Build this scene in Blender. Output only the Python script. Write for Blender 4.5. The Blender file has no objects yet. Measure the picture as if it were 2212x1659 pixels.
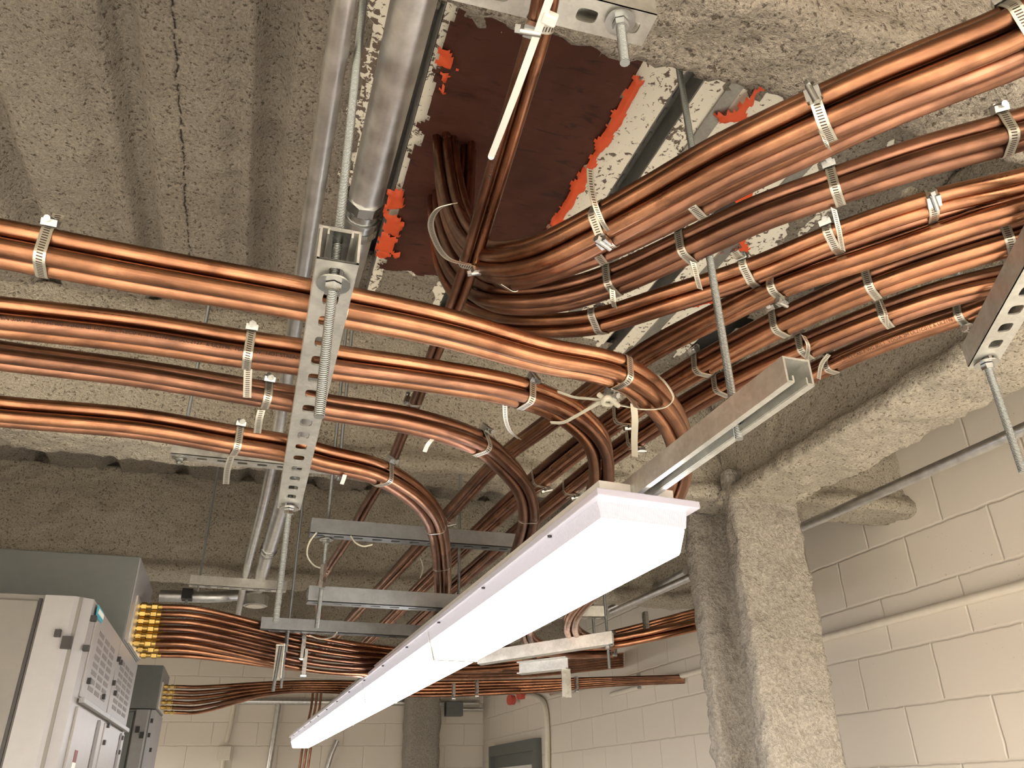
import bpy, math, random
import numpy as np
from mathutils import Matrix, Vector
random.seed(7); rng = np.random.default_rng(7)
sc = bpy.context.scene
PI = math.pi
# ---------------------------------------------------------------- camera
CAMH = 1.85                       # lens height above the floor
F = 1700.0; CX, CY = 1106.0, 829.5
def nrm(v): v = np.array(v, float); return v/np.linalg.norm(v)
Yd = nrm((-616, -892.5, -F)); Zd = nrm((-60.0, (F*F+616*60)/892.5, -F)); Xd = np.cross(Yd, Zd)
M = np.array([Xd, Yd, Zd])
cam = bpy.data.objects.new('camera', bpy.data.cameras.new('camera'))
sc.collection.objects.link(cam); sc.camera = cam
cam.data.sensor_fit = 'HORIZONTAL'; cam.data.sensor_width = 36; cam.data.lens = F*36/2212
cam.data.clip_start = 0.02; cam.data.clip_end = 60
cam.matrix_world = Matrix.Translation((0, 0, CAMH)) @ Matrix(M.tolist()).to_4x4()
# ---------------------------------------------------------------- world, lights, exposure
w = bpy.data.worlds.new('world'); sc.world = w; w.use_nodes = True
w.node_tree.nodes['Background'].inputs[0].default_value = (1, .95, .88, 1)
w.node_tree.nodes['Background'].inputs[1].default_value = 0.05
def area(name, loc, sx, sy, power, color=(1, .95, .885), rot=(0, 0, 0)):
    l = bpy.data.lights.new(name, 'AREA'); l.shape = 'RECTANGLE'; l.size = sx; l.size_y = sy
    l.energy = power; l.color = color
    o = bpy.data.objects.new(name, l); o.location = loc; o.rotation_euler = rot
    sc.collection.objects.link(o); return o
# the other ceiling fixtures of the room, behind and beside the photographer
area('room_light_behind', (1.15, -1.9, 2.25), 0.18, 3.6, 290)
area('room_light_left', (-2.0, -1.7, 2.3), 0.18, 3.6, 150)
area('room_light_far_left', (-2.0, 6.6, 2.3), 0.18, 2.4, 60)
LENS_EMIT = 7.5
sc.view_settings.view_transform = 'Standard'; sc.view_settings.look = 'None'
sc.view_settings.exposure = 0.76; sc.view_settings.gamma = 1.0
sc.view_settings.use_curve_mapping = False
sc.cycles.max_bounces = 8; sc.cycles.diffuse_bounces = 5; sc.cycles.glossy_bounces = 4
sc.cycles.sample_clamp_indirect = 8; sc.cycles.use_denoising = True

# ---------------------------------------------------------------- geometry helpers (h = height above lens)
def ray(px, py): return M @ np.array([(px-CX)/F, -(py-CY)/F, -1.0])
UP = np.array([0, 0, CAMH])
def H(px, py, h): r = ray(px, py); return r*h/r[2] + UP
def PX(px, py, x): r = ray(px, py); return r*x/r[0] + UP
def PY(px, py, y): r = ray(px, py); return r*y/r[1] + UP
def proj(p):
    c = M.T @ (np.asarray(p, float)-UP); return np.array([CX+F*c[0]/-c[2], CY-F*c[1]/-c[2]])

def _hash(i, j, k, s):
    n = (i*374761393 + j*668265263 + k*2147483647 + s*974634777) & 0xffffffff
    n = ((n ^ (n >> 13))*1274126177) & 0xffffffff
    return ((n ^ (n >> 16)) & 0xffff)/65535.0
def vnoise(p, s=0):
    p = np.asarray(p, float); f0 = np.floor(p); t = p-f0; t = t*t*(3-2*t); i = f0.astype(np.int64)
    r = 0
    for a in (0, 1):
        for b in (0, 1):
            for c in (0, 1):
                wgt = (t[:, 0] if a else 1-t[:, 0])*(t[:, 1] if b else 1-t[:, 1])*(t[:, 2] if c else 1-t[:, 2])
                r = r + wgt*_hash(i[:, 0]+a, i[:, 1]+b, i[:, 2]+c, s)
    return r*2-1
def fbm(p, sc_, s=0, o=3):
    p = np.asarray(p, float)*sc_; r = 0; a = 1
    for k in range(o): r = r + a*vnoise(p*(2.03**k)+k*17.3, s+k); a *= .55
    return r

def tag(o, label=None, cat=None, group=None, kind=None):
    if label: o['label'] = label
    if cat: o['category'] = cat
    if group: o['group'] = group
    if kind: o['kind'] = kind
    return o
def empty(name, loc, label, cat, group=None):
    o = bpy.data.objects.new(name, None); o.location = loc; o.empty_display_size = .05
    sc.collection.objects.link(o); tag(o, label, cat, group); return o

class MB:
    def __init__(s): s.v = []; s.f = []; s.uv = {}; s.n = 0; s.sm = []
    def add(s, verts, faces, smooth=False, uvs=None):
        b = s.n; verts = np.asarray(verts, float).reshape(-1, 3); s.v.append(verts); s.n += len(verts)
        for k, f in enumerate(faces):
            s.f.append([b+i for i in f]); s.sm.append(smooth)
            if uvs is not None: s.uv[len(s.f)-1] = uvs[k]
        return s
    def box(s, c, d, R=None):
        c = np.asarray(c, float); d = np.asarray(d, float)/2
        q = np.array([(x, y, z) for x in (-1, 1) for y in (-1, 1) for z in (-1, 1)])*d
        if R is not None: q = q @ np.asarray(R).T
        return s.add(q+c, [(0, 1, 3, 2), (4, 6, 7, 5), (0, 4, 5, 1), (2, 3, 7, 6), (0, 2, 6, 4), (1, 5, 7, 3)])
    def box2(s, a, b):
        a = np.minimum(a, b)*1.0; b2 = np.maximum(a, b); a, b = np.minimum(a, b2), b2
        return s.box((a+b)/2, b-a)
    def tube(s, P, r, seg=14, cap=True, frames=None, prof=None):
        P = np.asarray(P, float); n = len(P)
        T, N, B = frames if frames is not None else make_frames(P)
        rr = np.full(n, r) if np.isscalar(r) else np.asarray(r)
        a = np.linspace(0, 2*PI, seg, endpoint=False)
        V = P[:, None, :] + rr[:, None, None]*(np.cos(a)[None, :, None]*N[:, None, :]+np.sin(a)[None, :, None]*B[:, None, :])
        L = np.concatenate([[0], np.cumsum(np.linalg.norm(np.diff(P, axis=0), axis=1))])
        fs = []; uv = []
        for i in range(n-1):
            for j in range(seg):
                k = (j+1) % seg
                fs.append((i*seg+j, i*seg+k, (i+1)*seg+k, (i+1)*seg+j))
                u0, u1, w0, w1 = L[i], L[i+1], j/seg, (j+1)/seg
                uv.append(((u0, w0), (u0, w1), (u1, w1), (u1, w0)))
        s.add(V.reshape(-1, 3), fs, True, uv)
        if cap:
            s.add(V[0], [tuple(range(seg-1, -1, -1))]); s.add(V[-1], [tuple(range(seg))])
        return s
    def prism(s, c, axis, r, L, seg=6, r2=None, phase=0):
        axis = nrm(axis); c = np.asarray(c, float)
        u = nrm(np.cross(axis, (0.3, .2, 1) if abs(axis[2]) < .9 else (1, 0, 0))); v = np.cross(axis, u)
        r2 = r if r2 is None else r2
        a = np.linspace(0, 2*PI, seg, endpoint=False)+phase
        ring = np.cos(a)[:, None]*u+np.sin(a)[:, None]*v
        A = c-axis*L/2+ring*r; Bq = c+axis*L/2+ring*r2
        s.add(np.vstack([A, Bq]), [(i, (i+1) % seg, seg+(i+1) % seg, seg+i) for i in range(seg)], seg > 9)
        s.add(A, [tuple(range(seg-1, -1, -1))]); s.add(Bq, [tuple(range(seg))]); return s
    def build(s, name, mat, parent=None, bevel=0):
        me = bpy.data.meshes.new(name); V = np.vstack(s.v)
        me.from_pydata(V.tolist(), [], s.f)
        if s.uv:
            ul = me.uv_layers.new(name='UVMap'); data = np.zeros((len(me.loops), 2)); li = 0
            for k, f in enumerate(s.f):
                u = s.uv.get(k)
                if u is not None: data[li:li+len(f)] = u
                li += len(f)
            ul.data.foreach_set('uv', data.ravel())
        me.polygons.foreach_set('use_smooth', s.sm)
        me.materials.append(mat); me.update()
        o = bpy.data.objects.new(name, me); sc.collection.objects.link(o)
        if parent is not None:
            o.parent = parent; o.matrix_parent_inverse = parent_inv(parent)
        if bevel:
            b = o.modifiers.new('bevel', 'BEVEL'); b.width = bevel; b.segments = 2; b.limit_method = 'ANGLE'
        return o
def parent_inv(p):
    m = Matrix.Translation(p.location)
    return m.inverted() if p.parent is None else (p.parent.matrix_basis @ p.matrix_parent_inverse @ p.matrix_basis).inverted() if False else m.inverted()

def catmull(C, step=.014):
    C = np.asarray(C, float); C = np.vstack([2*C[0]-C[1], C, 2*C[-1]-C[-2]]); out = []
    for i in range(1, len(C)-2):
        p0, p1, p2, p3 = C[i-1:i+3]
        d = [max(np.linalg.norm(b-a), 1e-6)**.5 for a, b in ((p0, p1), (p1, p2), (p2, p3))]
        t0 = 0; t1 = d[0]; t2 = t1+d[1]; t3 = t2+d[2]
        for t in np.linspace(t1, t2, 24, endpoint=False):
            A1 = (t1-t)/(t1-t0)*p0+(t-t0)/(t1-t0)*p1; A2 = (t2-t)/(t2-t1)*p1+(t-t1)/(t2-t1)*p2
            A3 = (t3-t)/(t3-t2)*p2+(t-t2)/(t3-t2)*p3
            B1 = (t2-t)/(t2-t0)*A1+(t-t0)/(t2-t0)*A2; B2 = (t3-t)/(t3-t1)*A2+(t-t1)/(t3-t1)*A3
            out.append((t2-t)/(t2-t1)*B1+(t-t1)/(t2-t1)*B2)
    out.append(C[-2]); P = np.array(out)
    for _ in range(6): P[1:-1] = .25*P[:-2]+.5*P[1:-1]+.25*P[2:]
    L = np.concatenate([[0], np.cumsum(np.linalg.norm(np.diff(P, axis=0), axis=1))])
    n = max(4, int(L[-1]/step)); u = np.linspace(0, L[-1], n)
    return np.stack([np.interp(u, L, P[:, k]) for k in range(3)], 1)
def make_frames(P):
    T = np.gradient(P, axis=0); T /= np.linalg.norm(T, axis=1)[:, None]
    n0 = np.cross(T[0], (0, 0, 1)) if abs(T[0][2]) < .95 else np.cross(T[0], (0, 1, 0))
    N = np.zeros_like(P); N[0] = nrm(n0)
    for i in range(1, len(P)):
        q = N[i-1]-T[i]*np.dot(N[i-1], T[i]); N[i] = q/np.linalg.norm(q)
    B = np.cross(N, T)   # points up when N = T x Z
    return T, N, B

# ---------------------------------------------------------------- materials
def newmat(name):
    m = bpy.data.materials.new(name); m.use_nodes = True; nt = m.node_tree
    b = nt.nodes['Principled BSDF']; return m, nt, b
def nd(nt, t, **kw):
    n = nt.nodes.new(t)
    for k, v in kw.items():
        if k.startswith('i_'): n.inputs[k[2:].replace('_', ' ')].default_value = v
        else: setattr(n, k, v)
    return n
def ramp(nt, fac, stops, interp='LINEAR'):
    r = nt.nodes.new('ShaderNodeValToRGB'); r.color_ramp.interpolation = interp
    e = r.color_ramp.elements
    while len(e) < len(stops): e.new(.5)
    for i, (p, c) in enumerate(stops):
        e[i].position = p; e[i].color = (c[0], c[1], c[2], 1) if not np.isscalar(c) else (c, c, c, 1)
    nt.links.new(fac, r.inputs[0]); return r.outputs[0]
def mix(nt, f, a, b, mode='MIX'):
    n = nt.nodes.new('ShaderNodeMix'); n.data_type = 'RGBA'; n.blend_type = mode
    for s, v in ((n.inputs[0], f), (n.inputs[6], a), (n.inputs[7], b)):
        if hasattr(v, 'is_output') or hasattr(v, 'links'): nt.links.new(v, s)
        else: s.default_value = v if np.isscalar(v) else (v[0], v[1], v[2], 1)
    return n.outputs[2]
def mth(nt, op, a, b=None, c=None):
    n = nt.nodes.new('ShaderNodeMath'); n.operation = op
    for i, v in enumerate((a, b, c)):
        if v is None: continue
        if np.isscalar(v): n.inputs[i].default_value = v
        else: nt.links.new(v, n.inputs[i])
    return n.outputs[0]
def coord(nt, which='Object', scale=None):
    c = nt.nodes.new('ShaderNodeTexCoord').outputs[which]
    if scale is not None:
        m = nt.nodes.new('ShaderNodeMapping'); m.inputs['Scale'].default_value = scale
        nt.links.new(c, m.inputs[0]); c = m.outputs[0]
    return c
def noise(nt, vec, s, det=3, rough=.55, dist=0, out='Fac'):
    n = nt.nodes.new('ShaderNodeTexNoise'); nt.links.new(vec, n.inputs['Vector'])
    n.inputs['Scale'].default_value = s; n.inputs['Detail'].default_value = det
    n.inputs['Roughness'].default_value = rough; n.inputs['Distortion'].default_value = dist
    return n.outputs[out]
def bump(nt, b, h, strength, dist, normal=None):
    n = nt.nodes.new('ShaderNodeBump'); n.inputs['Strength'].default_value = strength; n.inputs['Distance'].default_value = dist
    nt.links.new(h, n.inputs['Height'])
    if normal is not None: nt.links.new(normal, n.inputs['Normal'])
    nt.links.new(n.outputs[0], b.inputs['Normal']); return n.outputs[0]
def plain(name, col, rough=.6, metal=0, **kw):
    m, nt, b = newmat(name); b.inputs['Base Color'].default_value = (*col, 1)
    b.inputs['Roughness'].default_value = rough; b.inputs['Metallic'].default_value = metal
    c = coord(nt); v = noise(nt, c, 35, 3)
    k = ramp(nt, v, [(.3, [x*.95 for x in col]), (.7, [min(1, x*1.03) for x in col])])
    nt.links.new(k, b.inputs['Base Color'])
    return m
def fireproof(name, c_lo, c_hi, pit, seam=False, coarse=1.0):
    m, nt, b = newmat(name); c = coord(nt)
    big = noise(nt, c, 2.3, 3); fine = noise(nt, c, 150*coarse, 4, .75); mid = noise(nt, c, 105*coarse, 3, .65, .1)
    base = ramp(nt, big, [(.3, c_lo), (.7, c_hi)])
    g = ramp(nt, fine, [(.3, .62), (.7, 1.2)])
    base = mix(nt, 1.0, base, g, 'MULTIPLY')
    pitf = ramp(nt, mid, [(.36, .9), (.435, 0.0)])
    col = mix(nt, pitf, base, pit)
    if seam:
        sx = nt.nodes.new('ShaderNodeSeparateXYZ'); nt.links.new(c, sx.inputs[0])
        wob = mth(nt, 'MULTIPLY', mth(nt, 'SUBTRACT', noise(nt, c, 22, 3), .5), .02)
        d = mth(nt, 'ABSOLUTE', mth(nt, 'ADD', mth(nt, 'ADD', sx.outputs[0], .298), wob))
        line = ramp(nt, d, [(.0022, 1.0), (.0042, 0.0)])
        brk = ramp(nt, noise(nt, c, 60, 2), [(.42, 0.0), (.5, 1.0)])
        far = mth(nt, 'LESS_THAN', sx.outputs[1], 2.1)
        col = mix(nt, mth(nt, 'MULTIPLY', mth(nt, 'MULTIPLY', line, brk), far), col, (.012, .011, .01))
    nt.links.new(col, b.inputs['Base Color']); b.inputs['Roughness'].default_value = 1
    b.inputs['Specular IOR Level'].default_value = .15
    hh = mth(nt, 'ADD', mth(nt, 'MULTIPLY', mid, 1.2), mth(nt, 'MULTIPLY', fine, .7))
    bump(nt, b, hh, 1.0, .012); return m
MFP = fireproof('fireproofing_spray', (.375, .335, .28), (.455, .41, .345), (.11, .09, .07), seam=True)
MFPB = fireproof('fireproofing_beam', (.54, .49, .40), (.64, .585, .48), (.20, .165, .12))
MFPC = fireproof('fireproofing_column', (.39, .36, .315), (.46, .425, .37), (.29, .26, .215), coarse=.62)

def copper(name, dark, light, rough=.3):
    m, nt, b = newmat(name)
    uv = coord(nt, 'UV', (5, .9, 1)); ob = coord(nt)
    info = nt.nodes.new('ShaderNodeObjectInfo')
    add = nt.nodes.new('ShaderNodeVectorMath'); nt.links.new(uv, add.inputs[0]); nt.links.new(info.outputs['Random'], add.inputs[1])
    v1 = noise(nt, add.outputs[0], 2.2, 5, .6, .4); v2 = noise(nt, ob, 16, 4, .6)
    col = ramp(nt, v1, [(.3, dark), (.62, light)])
    col = mix(nt, ramp(nt, v2, [(.45, 0.0), (.7, .65)]), col, [x*.5 for x in light])
    uvs = coord(nt, 'UV', (3, 60, 1)); v3 = noise(nt, uvs, 1, 3)
    streak = noise(nt, coord(nt, 'UV', (1.6, 12, 1)), 1, 3, .6); col = mix(nt, ramp(nt, streak, [(.36, .45), (.52, 0.0)]), col, [x*.5 for x in dark])
    hsv = nt.nodes.new('ShaderNodeHueSaturation'); nt.links.new(col, hsv.inputs['Color'])
    nt.links.new(mth(nt, 'ADD', mth(nt, 'MULTIPLY', info.outputs['Random'], .35), .82), hsv.inputs['Value'])
    nt.links.new(hsv.outputs[0], b.inputs['Base Color']); b.inputs['Metallic'].default_value = 1
    r = mth(nt, 'ADD', mth(nt, 'MULTIPLY', v2, .22), mth(nt, 'MULTIPLY', v3, .12))
    nt.links.new(mth(nt, 'ADD', r, rough-.14), b.inputs['Roughness'])
    bump(nt, b, v3, .12, .001); return m
MCU = copper('copper_bright', (.18, .084, .050), (.52, .255, .142), .28)
MCD = copper('copper_brown', (.145, .075, .052), (.40, .20, .125), .32)
def steel(name, col, rough=.35, spangle=0, metal=1.0):
    m, nt, b = newmat(name); c = coord(nt)
    v = noise(nt, c, 30, 4, .6); vo = nt.nodes.new('ShaderNodeTexVoronoi'); vo.inputs['Scale'].default_value = 160
    nt.links.new(c, vo.inputs['Vector'])
    k = ramp(nt, v, [(.3, [x*.78 for x in col]), (.7, [min(1, x*1.08) for x in col])])
    if spangle: k = mix(nt, spangle, k, ramp(nt, vo.outputs['Color'], [(0, [x*.6 for x in col]), (1, [min(1, x*1.15) for x in col])]))
    nt.links.new(k, b.inputs['Base Color']); b.inputs['Metallic'].default_value = metal
    nt.links.new(mth(nt, 'ADD', mth(nt, 'MULTIPLY', v, .25), rough-.12), b.inputs['Roughness']); return m
MGAL = steel('galvanized_steel', (.66, .66, .62), .45, .25, .9)
MGALG = steel('galvanized_dimmed', (.27, .285, .30), .5, .15, .75)  # galvanized steel with the light falloff at the back painted in as darker colour
MGALD = steel('galvanized_deck', (.42, .42, .40), .5, .3, .8)
MEMT = steel('conduit_steel', (.68, .68, .67), .38, 0)
MZN = steel('zinc_plate', (.50, .51, .50), .28, 0)
MBAND = None
def band_mat():
    m, nt, b = newmat('stainless_band')
    uv = coord(nt, 'UV'); s = nt.nodes.new('ShaderNodeSeparateXYZ'); nt.links.new(uv, s.inputs[0])
    u = mth(nt, 'FRACT', mth(nt, 'ADD', mth(nt, 'DIVIDE', s.outputs[0], .0034), mth(nt, 'MULTIPLY', s.outputs[1], .5)))
    a = mth(nt, 'LESS_THAN', u, .42); v = mth(nt, 'LESS_THAN', mth(nt, 'ABSOLUTE', mth(nt, 'SUBTRACT', s.outputs[1], .5)), .26)
    f = mth(nt, 'MULTIPLY', a, v)
    nt.links.new(mix(nt, f, (.58, .56, .49), (.07, .05, .04)), b.inputs['Base Color'])
    b.inputs['Metallic'].default_value = .85; b.inputs['Roughness'].default_value = .34
    bump(nt, b, mth(nt, 'SUBTRACT', 1, f), .6, .001); return m
MBAND = band_mat()
def thread_mat():
    m, nt, b = newmat('threaded_steel'); c = coord(nt, 'UV')
    s = nt.nodes.new('ShaderNodeSeparateXYZ'); nt.links.new(c, s.inputs[0])
    h = mth(nt, 'SINE', mth(nt, 'ADD', mth(nt, 'MULTIPLY', s.outputs[0], 2*PI/.0022), mth(nt, 'MULTIPLY', s.outputs[1], 2*PI)))
    k = ramp(nt, mth(nt, 'MULTIPLY_ADD', h, .5, .5), [(0, (.16, .175, .175)), (.7, (.48, .50, .49))])
    nt.links.new(k, b.inputs['Base Color']); b.inputs['Metallic'].default_value = .9; b.inputs['Roughness'].default_value = .35
    bump(nt, b, h, .7, .0008); return m
MTHR = thread_mat()
MWHITE = plain('white_plastic', (.60, .59, .56), .45)
MSTRAP = plain('tan_strap', (.46, .44, .36), .85)
MBRASS = steel('brass', (.66, .45, .14), .3)
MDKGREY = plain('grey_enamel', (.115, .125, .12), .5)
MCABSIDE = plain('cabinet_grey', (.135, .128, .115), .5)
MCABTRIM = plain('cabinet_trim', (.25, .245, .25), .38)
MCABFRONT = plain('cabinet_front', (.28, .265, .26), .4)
MBLACK = plain('black_fitting', (.015, .014, .014), .5)
MVENT = plain('vent_recess', (.16, .145, .14), .6)
MTEAL = plain('teal_label', (.03, .30, .40), .5)
MRED = plain('red_label', (.55, .09, .06), .5)
MLABEL = plain('paper_label', (.75, .73, .68), .6)
MMAROON = plain('maroon_label', (.16, .05, .05), .6)
MPAINTPIPE = plain('painted_conduit', (.66, .61, .52), .5)
MINK = plain('black_ink', (.03, .018, .014), .7)
def firestop():
    m, nt, b = newmat('firestop_sealant'); c = coord(nt)
    v = noise(nt, c, 5, 4, .6, .5); f = noise(nt, coord(nt, 'Object', (14, 60, 14)), 1, 4, .65, .6)
    col = ramp(nt, v, [(.3, (.042, .010, .005)), (.7, (.082, .021, .011))])
    col = mix(nt, ramp(nt, f, [(.34, .7), (.42, 0.0)]), col, (.014, .003, .002))
    nt.links.new(col, b.inputs['Base Color']); b.inputs['Roughness'].default_value = .72
    bump(nt, b, f, .35, .004); return m
MFS = firestop()
MOR = plain('orange_sealant', (.72, .10, .03), .55)
def deckpaint():
    m, nt, b = newmat('white_deck_paint'); c = coord(nt)
    s = nt.nodes.new('ShaderNodeSeparateXYZ'); nt.links.new(c, s.inputs[0])
    v = noise(nt, c, 62, 4, .65, .5); v2 = noise(nt, c, 7, 2)
    edge = ramp(nt, s.outputs[0], [(.05, .14), (.17, 0.0)])
    f = ramp(nt, mth(nt, 'SUBTRACT', mth(nt, 'ADD', v, mth(nt, 'MULTIPLY', v2, .35)), edge), [(.575, 1.0), (.60, 0.0)])
    nt.links.new(mix(nt, f, (.84, .81, .70), (.15, .115, .09)), b.inputs['Base Color']); b.inputs['Roughness'].default_value = .7
    bump(nt, b, f, .4, .003); return m
MDP = deckpaint()
def cmu(name, axis, off):
    m, nt, b = newmat(name); c = coord(nt); s = nt.nodes.new('ShaderNodeSeparateXYZ'); nt.links.new(c, s.inputs[0])
    k = nt.nodes.new('ShaderNodeCombineXYZ')
    nt.links.new(s.outputs[axis], k.inputs[0]); nt.links.new(mth(nt, 'ADD', s.outputs[2], off), k.inputs[1])
    wob = noise(nt, c, 14, 3); kk = nt.nodes.new('ShaderNodeVectorMath'); kk.operation = 'ADD'
    wv = nt.nodes.new('ShaderNodeCombineXYZ'); q = mth(nt, 'MULTIPLY', mth(nt, 'SUBTRACT', wob, .5), .012)
    nt.links.new(q, wv.inputs[0]); nt.links.new(q, wv.inputs[1]); nt.links.new(k.outputs[0], kk.inputs[0]); nt.links.new(wv.outputs[0], kk.inputs[1])
    br = nt.nodes.new('ShaderNodeTexBrick'); nt.links.new(kk.outputs[0], br.inputs['Vector'])
    for nme, v in (('Scale', 1), ('Brick Width', .4), ('Row Height', .2), ('Mortar Size', .0075), ('Mortar Smooth', .9), ('Bias', 0)): br.inputs[nme].default_value = v
    br.inputs['Color1'].default_value = (.72, .665, .585, 1); br.inputs['Color2'].default_value = (.70, .645, .565, 1); br.inputs['Mortar'].default_value = (.665, .61, .53, 1)
    pit = ramp(nt, noise(nt, c, 90, 3), [(.27, 1.0), (.32, 0.0)])
    patch = ramp(nt, noise(nt, c, 2.2, 2), [(.5, 0.0), (.6, 1.0)])
    pf = mth(nt, 'MULTIPLY', pit, patch)
    nt.links.new(mix(nt, pf, br.outputs['Color'], (.33, .30, .25)), b.inputs['Base Color'])
    b.inputs['Roughness'].default_value = .5
    h = mth(nt, 'ADD', mth(nt, 'MULTIPLY', mth(nt, 'SUBTRACT', 1, br.outputs['Fac']), .8), mth(nt, 'MULTIPLY', noise(nt, c, 40, 3), .12))
    bump(nt, b, h, .8, .0045); return m
MW_R = cmu('block_wall_right', 1, -(CAMH+.066) % .2); MW_B = cmu('block_wall_back', 0, -(CAMH+.023) % .2)
MFLOOR = plain('floor_concrete', (.46, .44, .40), .6)
def lensmat():
    m, nt, b = newmat('lit_lens'); b.inputs['Base Color'].default_value = (1, 1, 1, 1)
    b.inputs['Emission Color'].default_value = (1, .985, 1, 1); b.inputs['Emission Strength'].default_value = LENS_EMIT
    b.inputs['Roughness'].default_value = .3; return m
MLENS = lensmat()
def flangemat():
    m, nt, b = newmat('clear_flange'); b.inputs['Base Color'].default_value = (.42, .40, .46, 1)
    b.inputs['Roughness'].default_value = .22; b.inputs['Transmission Weight'].default_value = .35; b.inputs['IOR'].default_value = 1.2
    b.inputs['Emission Color'].default_value = (1, .94, 1, 1); b.inputs['Emission Strength'].default_value = .10
    return m
MFL = flangemat()
def skirtmat():
    m, nt, b = newmat('lens_skirt'); c = coord(nt, 'Object'); s = nt.nodes.new('ShaderNodeSeparateXYZ'); nt.links.new(c, s.inputs[0])
    b.inputs['Base Color'].default_value = (.30, .285, .32, 1); b.inputs['Roughness'].default_value = .35
    b.inputs['Emission Color'].default_value = (1, .95, 1, 1); b.inputs['Emission Strength'].default_value = .26
    bump(nt, b, mth(nt, 'SINE', mth(nt, 'MULTIPLY', mth(nt, 'ADD', s.outputs[0], s.outputs[1]), 1800)), .5, .002); return m
MSKIRT = skirtmat()

# ---------------------------------------------------------------- the setting
DH = 1.38 + CAMH            # underside of the sprayed deck
BX = (-2.6, 2.4); BYY = (-3.6, 8.4)
def slab(name, a, b, mat, kind='structure'):
    o = MB().box2(np.array(a, float), np.array(b, float)).build(name, mat); tag(o, kind=kind); return o
slab('floor', (-2.7, -3.7, -.1), (2.5, 8.5, 0), MFLOOR)
slab('wall_right', (2.4, -3.6, 0), (2.55, 8.4, DH+.2), MW_R)
slab('wall_back', (-2.6, 8.4, 0), (2.4, 8.55, DH+.2), MW_B)
slab('wall_left', (-2.75, -3.6, 0), (-2.6, 8.4, DH+.2), MW_R)
slab('wall_front', (-2.6, -3.75, 0), (2.4, -3.6, DH+.2), MW_B)
slab('trim_1', (-2.75, -3.75, DH+.12), (2.55, 8.55, DH+.22), MGALD)      # concrete above the deck

def bare(x, y):   # region of the deck left unsprayed
    P = np.stack([x, y, 0*x], 1); n = fbm(P, 14, 5)*.028+fbm(P, 45, 9)*.01
    left = .062+(y-1.1)*.05
    return (x > left+n) & (x < 1.17+.35*(y-1.05)*(y > 1.05)+n) & (y > 1.035+n*.8+.16*np.clip(x-.95, 0, 1)) & (y < np.where(x < .45, 1.93, 2.16)+n)
def make_deck():
    xs = np.arange(BX[0], BX[1]+.001, .0165); ys = np.concatenate([np.arange(-.9, 3.0, .0165), np.arange(3.0, 4.6, .022), np.arange(4.6, 8.41, .05)])
    X, Y = np.meshgrid(xs, ys); x = X.ravel(); y = Y.ravel(); P = np.stack([x, y, 0*x], 1)
    ph = ((x+.10) % .305)/.305; d = np.minimum(ph, 1-ph)*.305
    z = DH+.056*np.exp(-(d/.032)**4)
    ph2 = ((x+.175) % .305)/.305; d2 = np.minimum(ph2, 1-ph2)*.305
    z += .018*np.exp(-(d2/.022)**2)
    z += fbm(P, 9, 2)*.008+fbm(P, 38, 4)*.006
    hole = bare(x, y)
    nx, ny = len(xs), len(ys); hf = hole.reshape(ny, nx); fs = []
    for j in range(ny-1):
        for i in range(nx-1):
            if not (hf[j, i] and hf[j+1, i] and hf[j, i+1] and hf[j+1, i+1]):
                a = j*nx+i; fs.append((a, a+nx, a+nx+1, a+1))
    # rim thickness at the hole: raise hole-side vertices towards the steel
    z = np.where(hole, DH+.02, z)
    o = MB().add(np.stack([x, y, z], 1), fs, True).build('ceiling', MFP); tag(o, kind='structure')
make_deck()
slab('trim_2', (-2.6, -3.6, DH), (2.4, -.88, DH+.05), MFP)
# bare steel deck above the unsprayed patch
bx = []; x = -.2
W = MB(); G = MB()
y0, y1 = .98, 2.26
for k in range(-1, 4):
    r0 = .147+.305*k; r1 = r0+(.05 if k else .068); nx0 = r1 if k >= 0 else .06; nx1 = r0+.305
    zt = DH+.075; zb = DH+.015
    if k < 0:
        W.box(((nx0+nx1)/2, (y0+y1)/2, zb+.002), (nx1-nx0, y1-y0, .004)); continue
    G.box((r0+.025, (y0+y1)/2, zt+.002), (.05, y1-y0, .004))
    for xx in (r0, r1): G.box((xx, (y0+y1)/2, (zt+zb)/2), (.003, y1-y0, zt-zb))
    W.box(((nx0+nx1)/2, (y0+y1)/2, zb+.002), (nx1-nx0, y1-y0, .004))
    G.box((nx0+.055+.02, (y0+y1)/2, zb-.003), (.034, y1-y0, .006))
    for j in range(18):                                   # embossed slots of the steel deck
        yy = y0+.08*j+.03
        G.box((r0+.012, yy, zt-.003), (.006, .045, .008)); G.box((r0+.038, yy+.04, zt-.003), (.006, .045, .008))
dk = empty('steel_deck', (.6, 1.6, DH+.05), 'bare white painted steel deck strip between the copper bundles and firestop', 'deck')
dk['kind'] = 'structure'
W.build('painted_pan', MDP, dk); G.build('embossed_rib', MGALD, dk)

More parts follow.
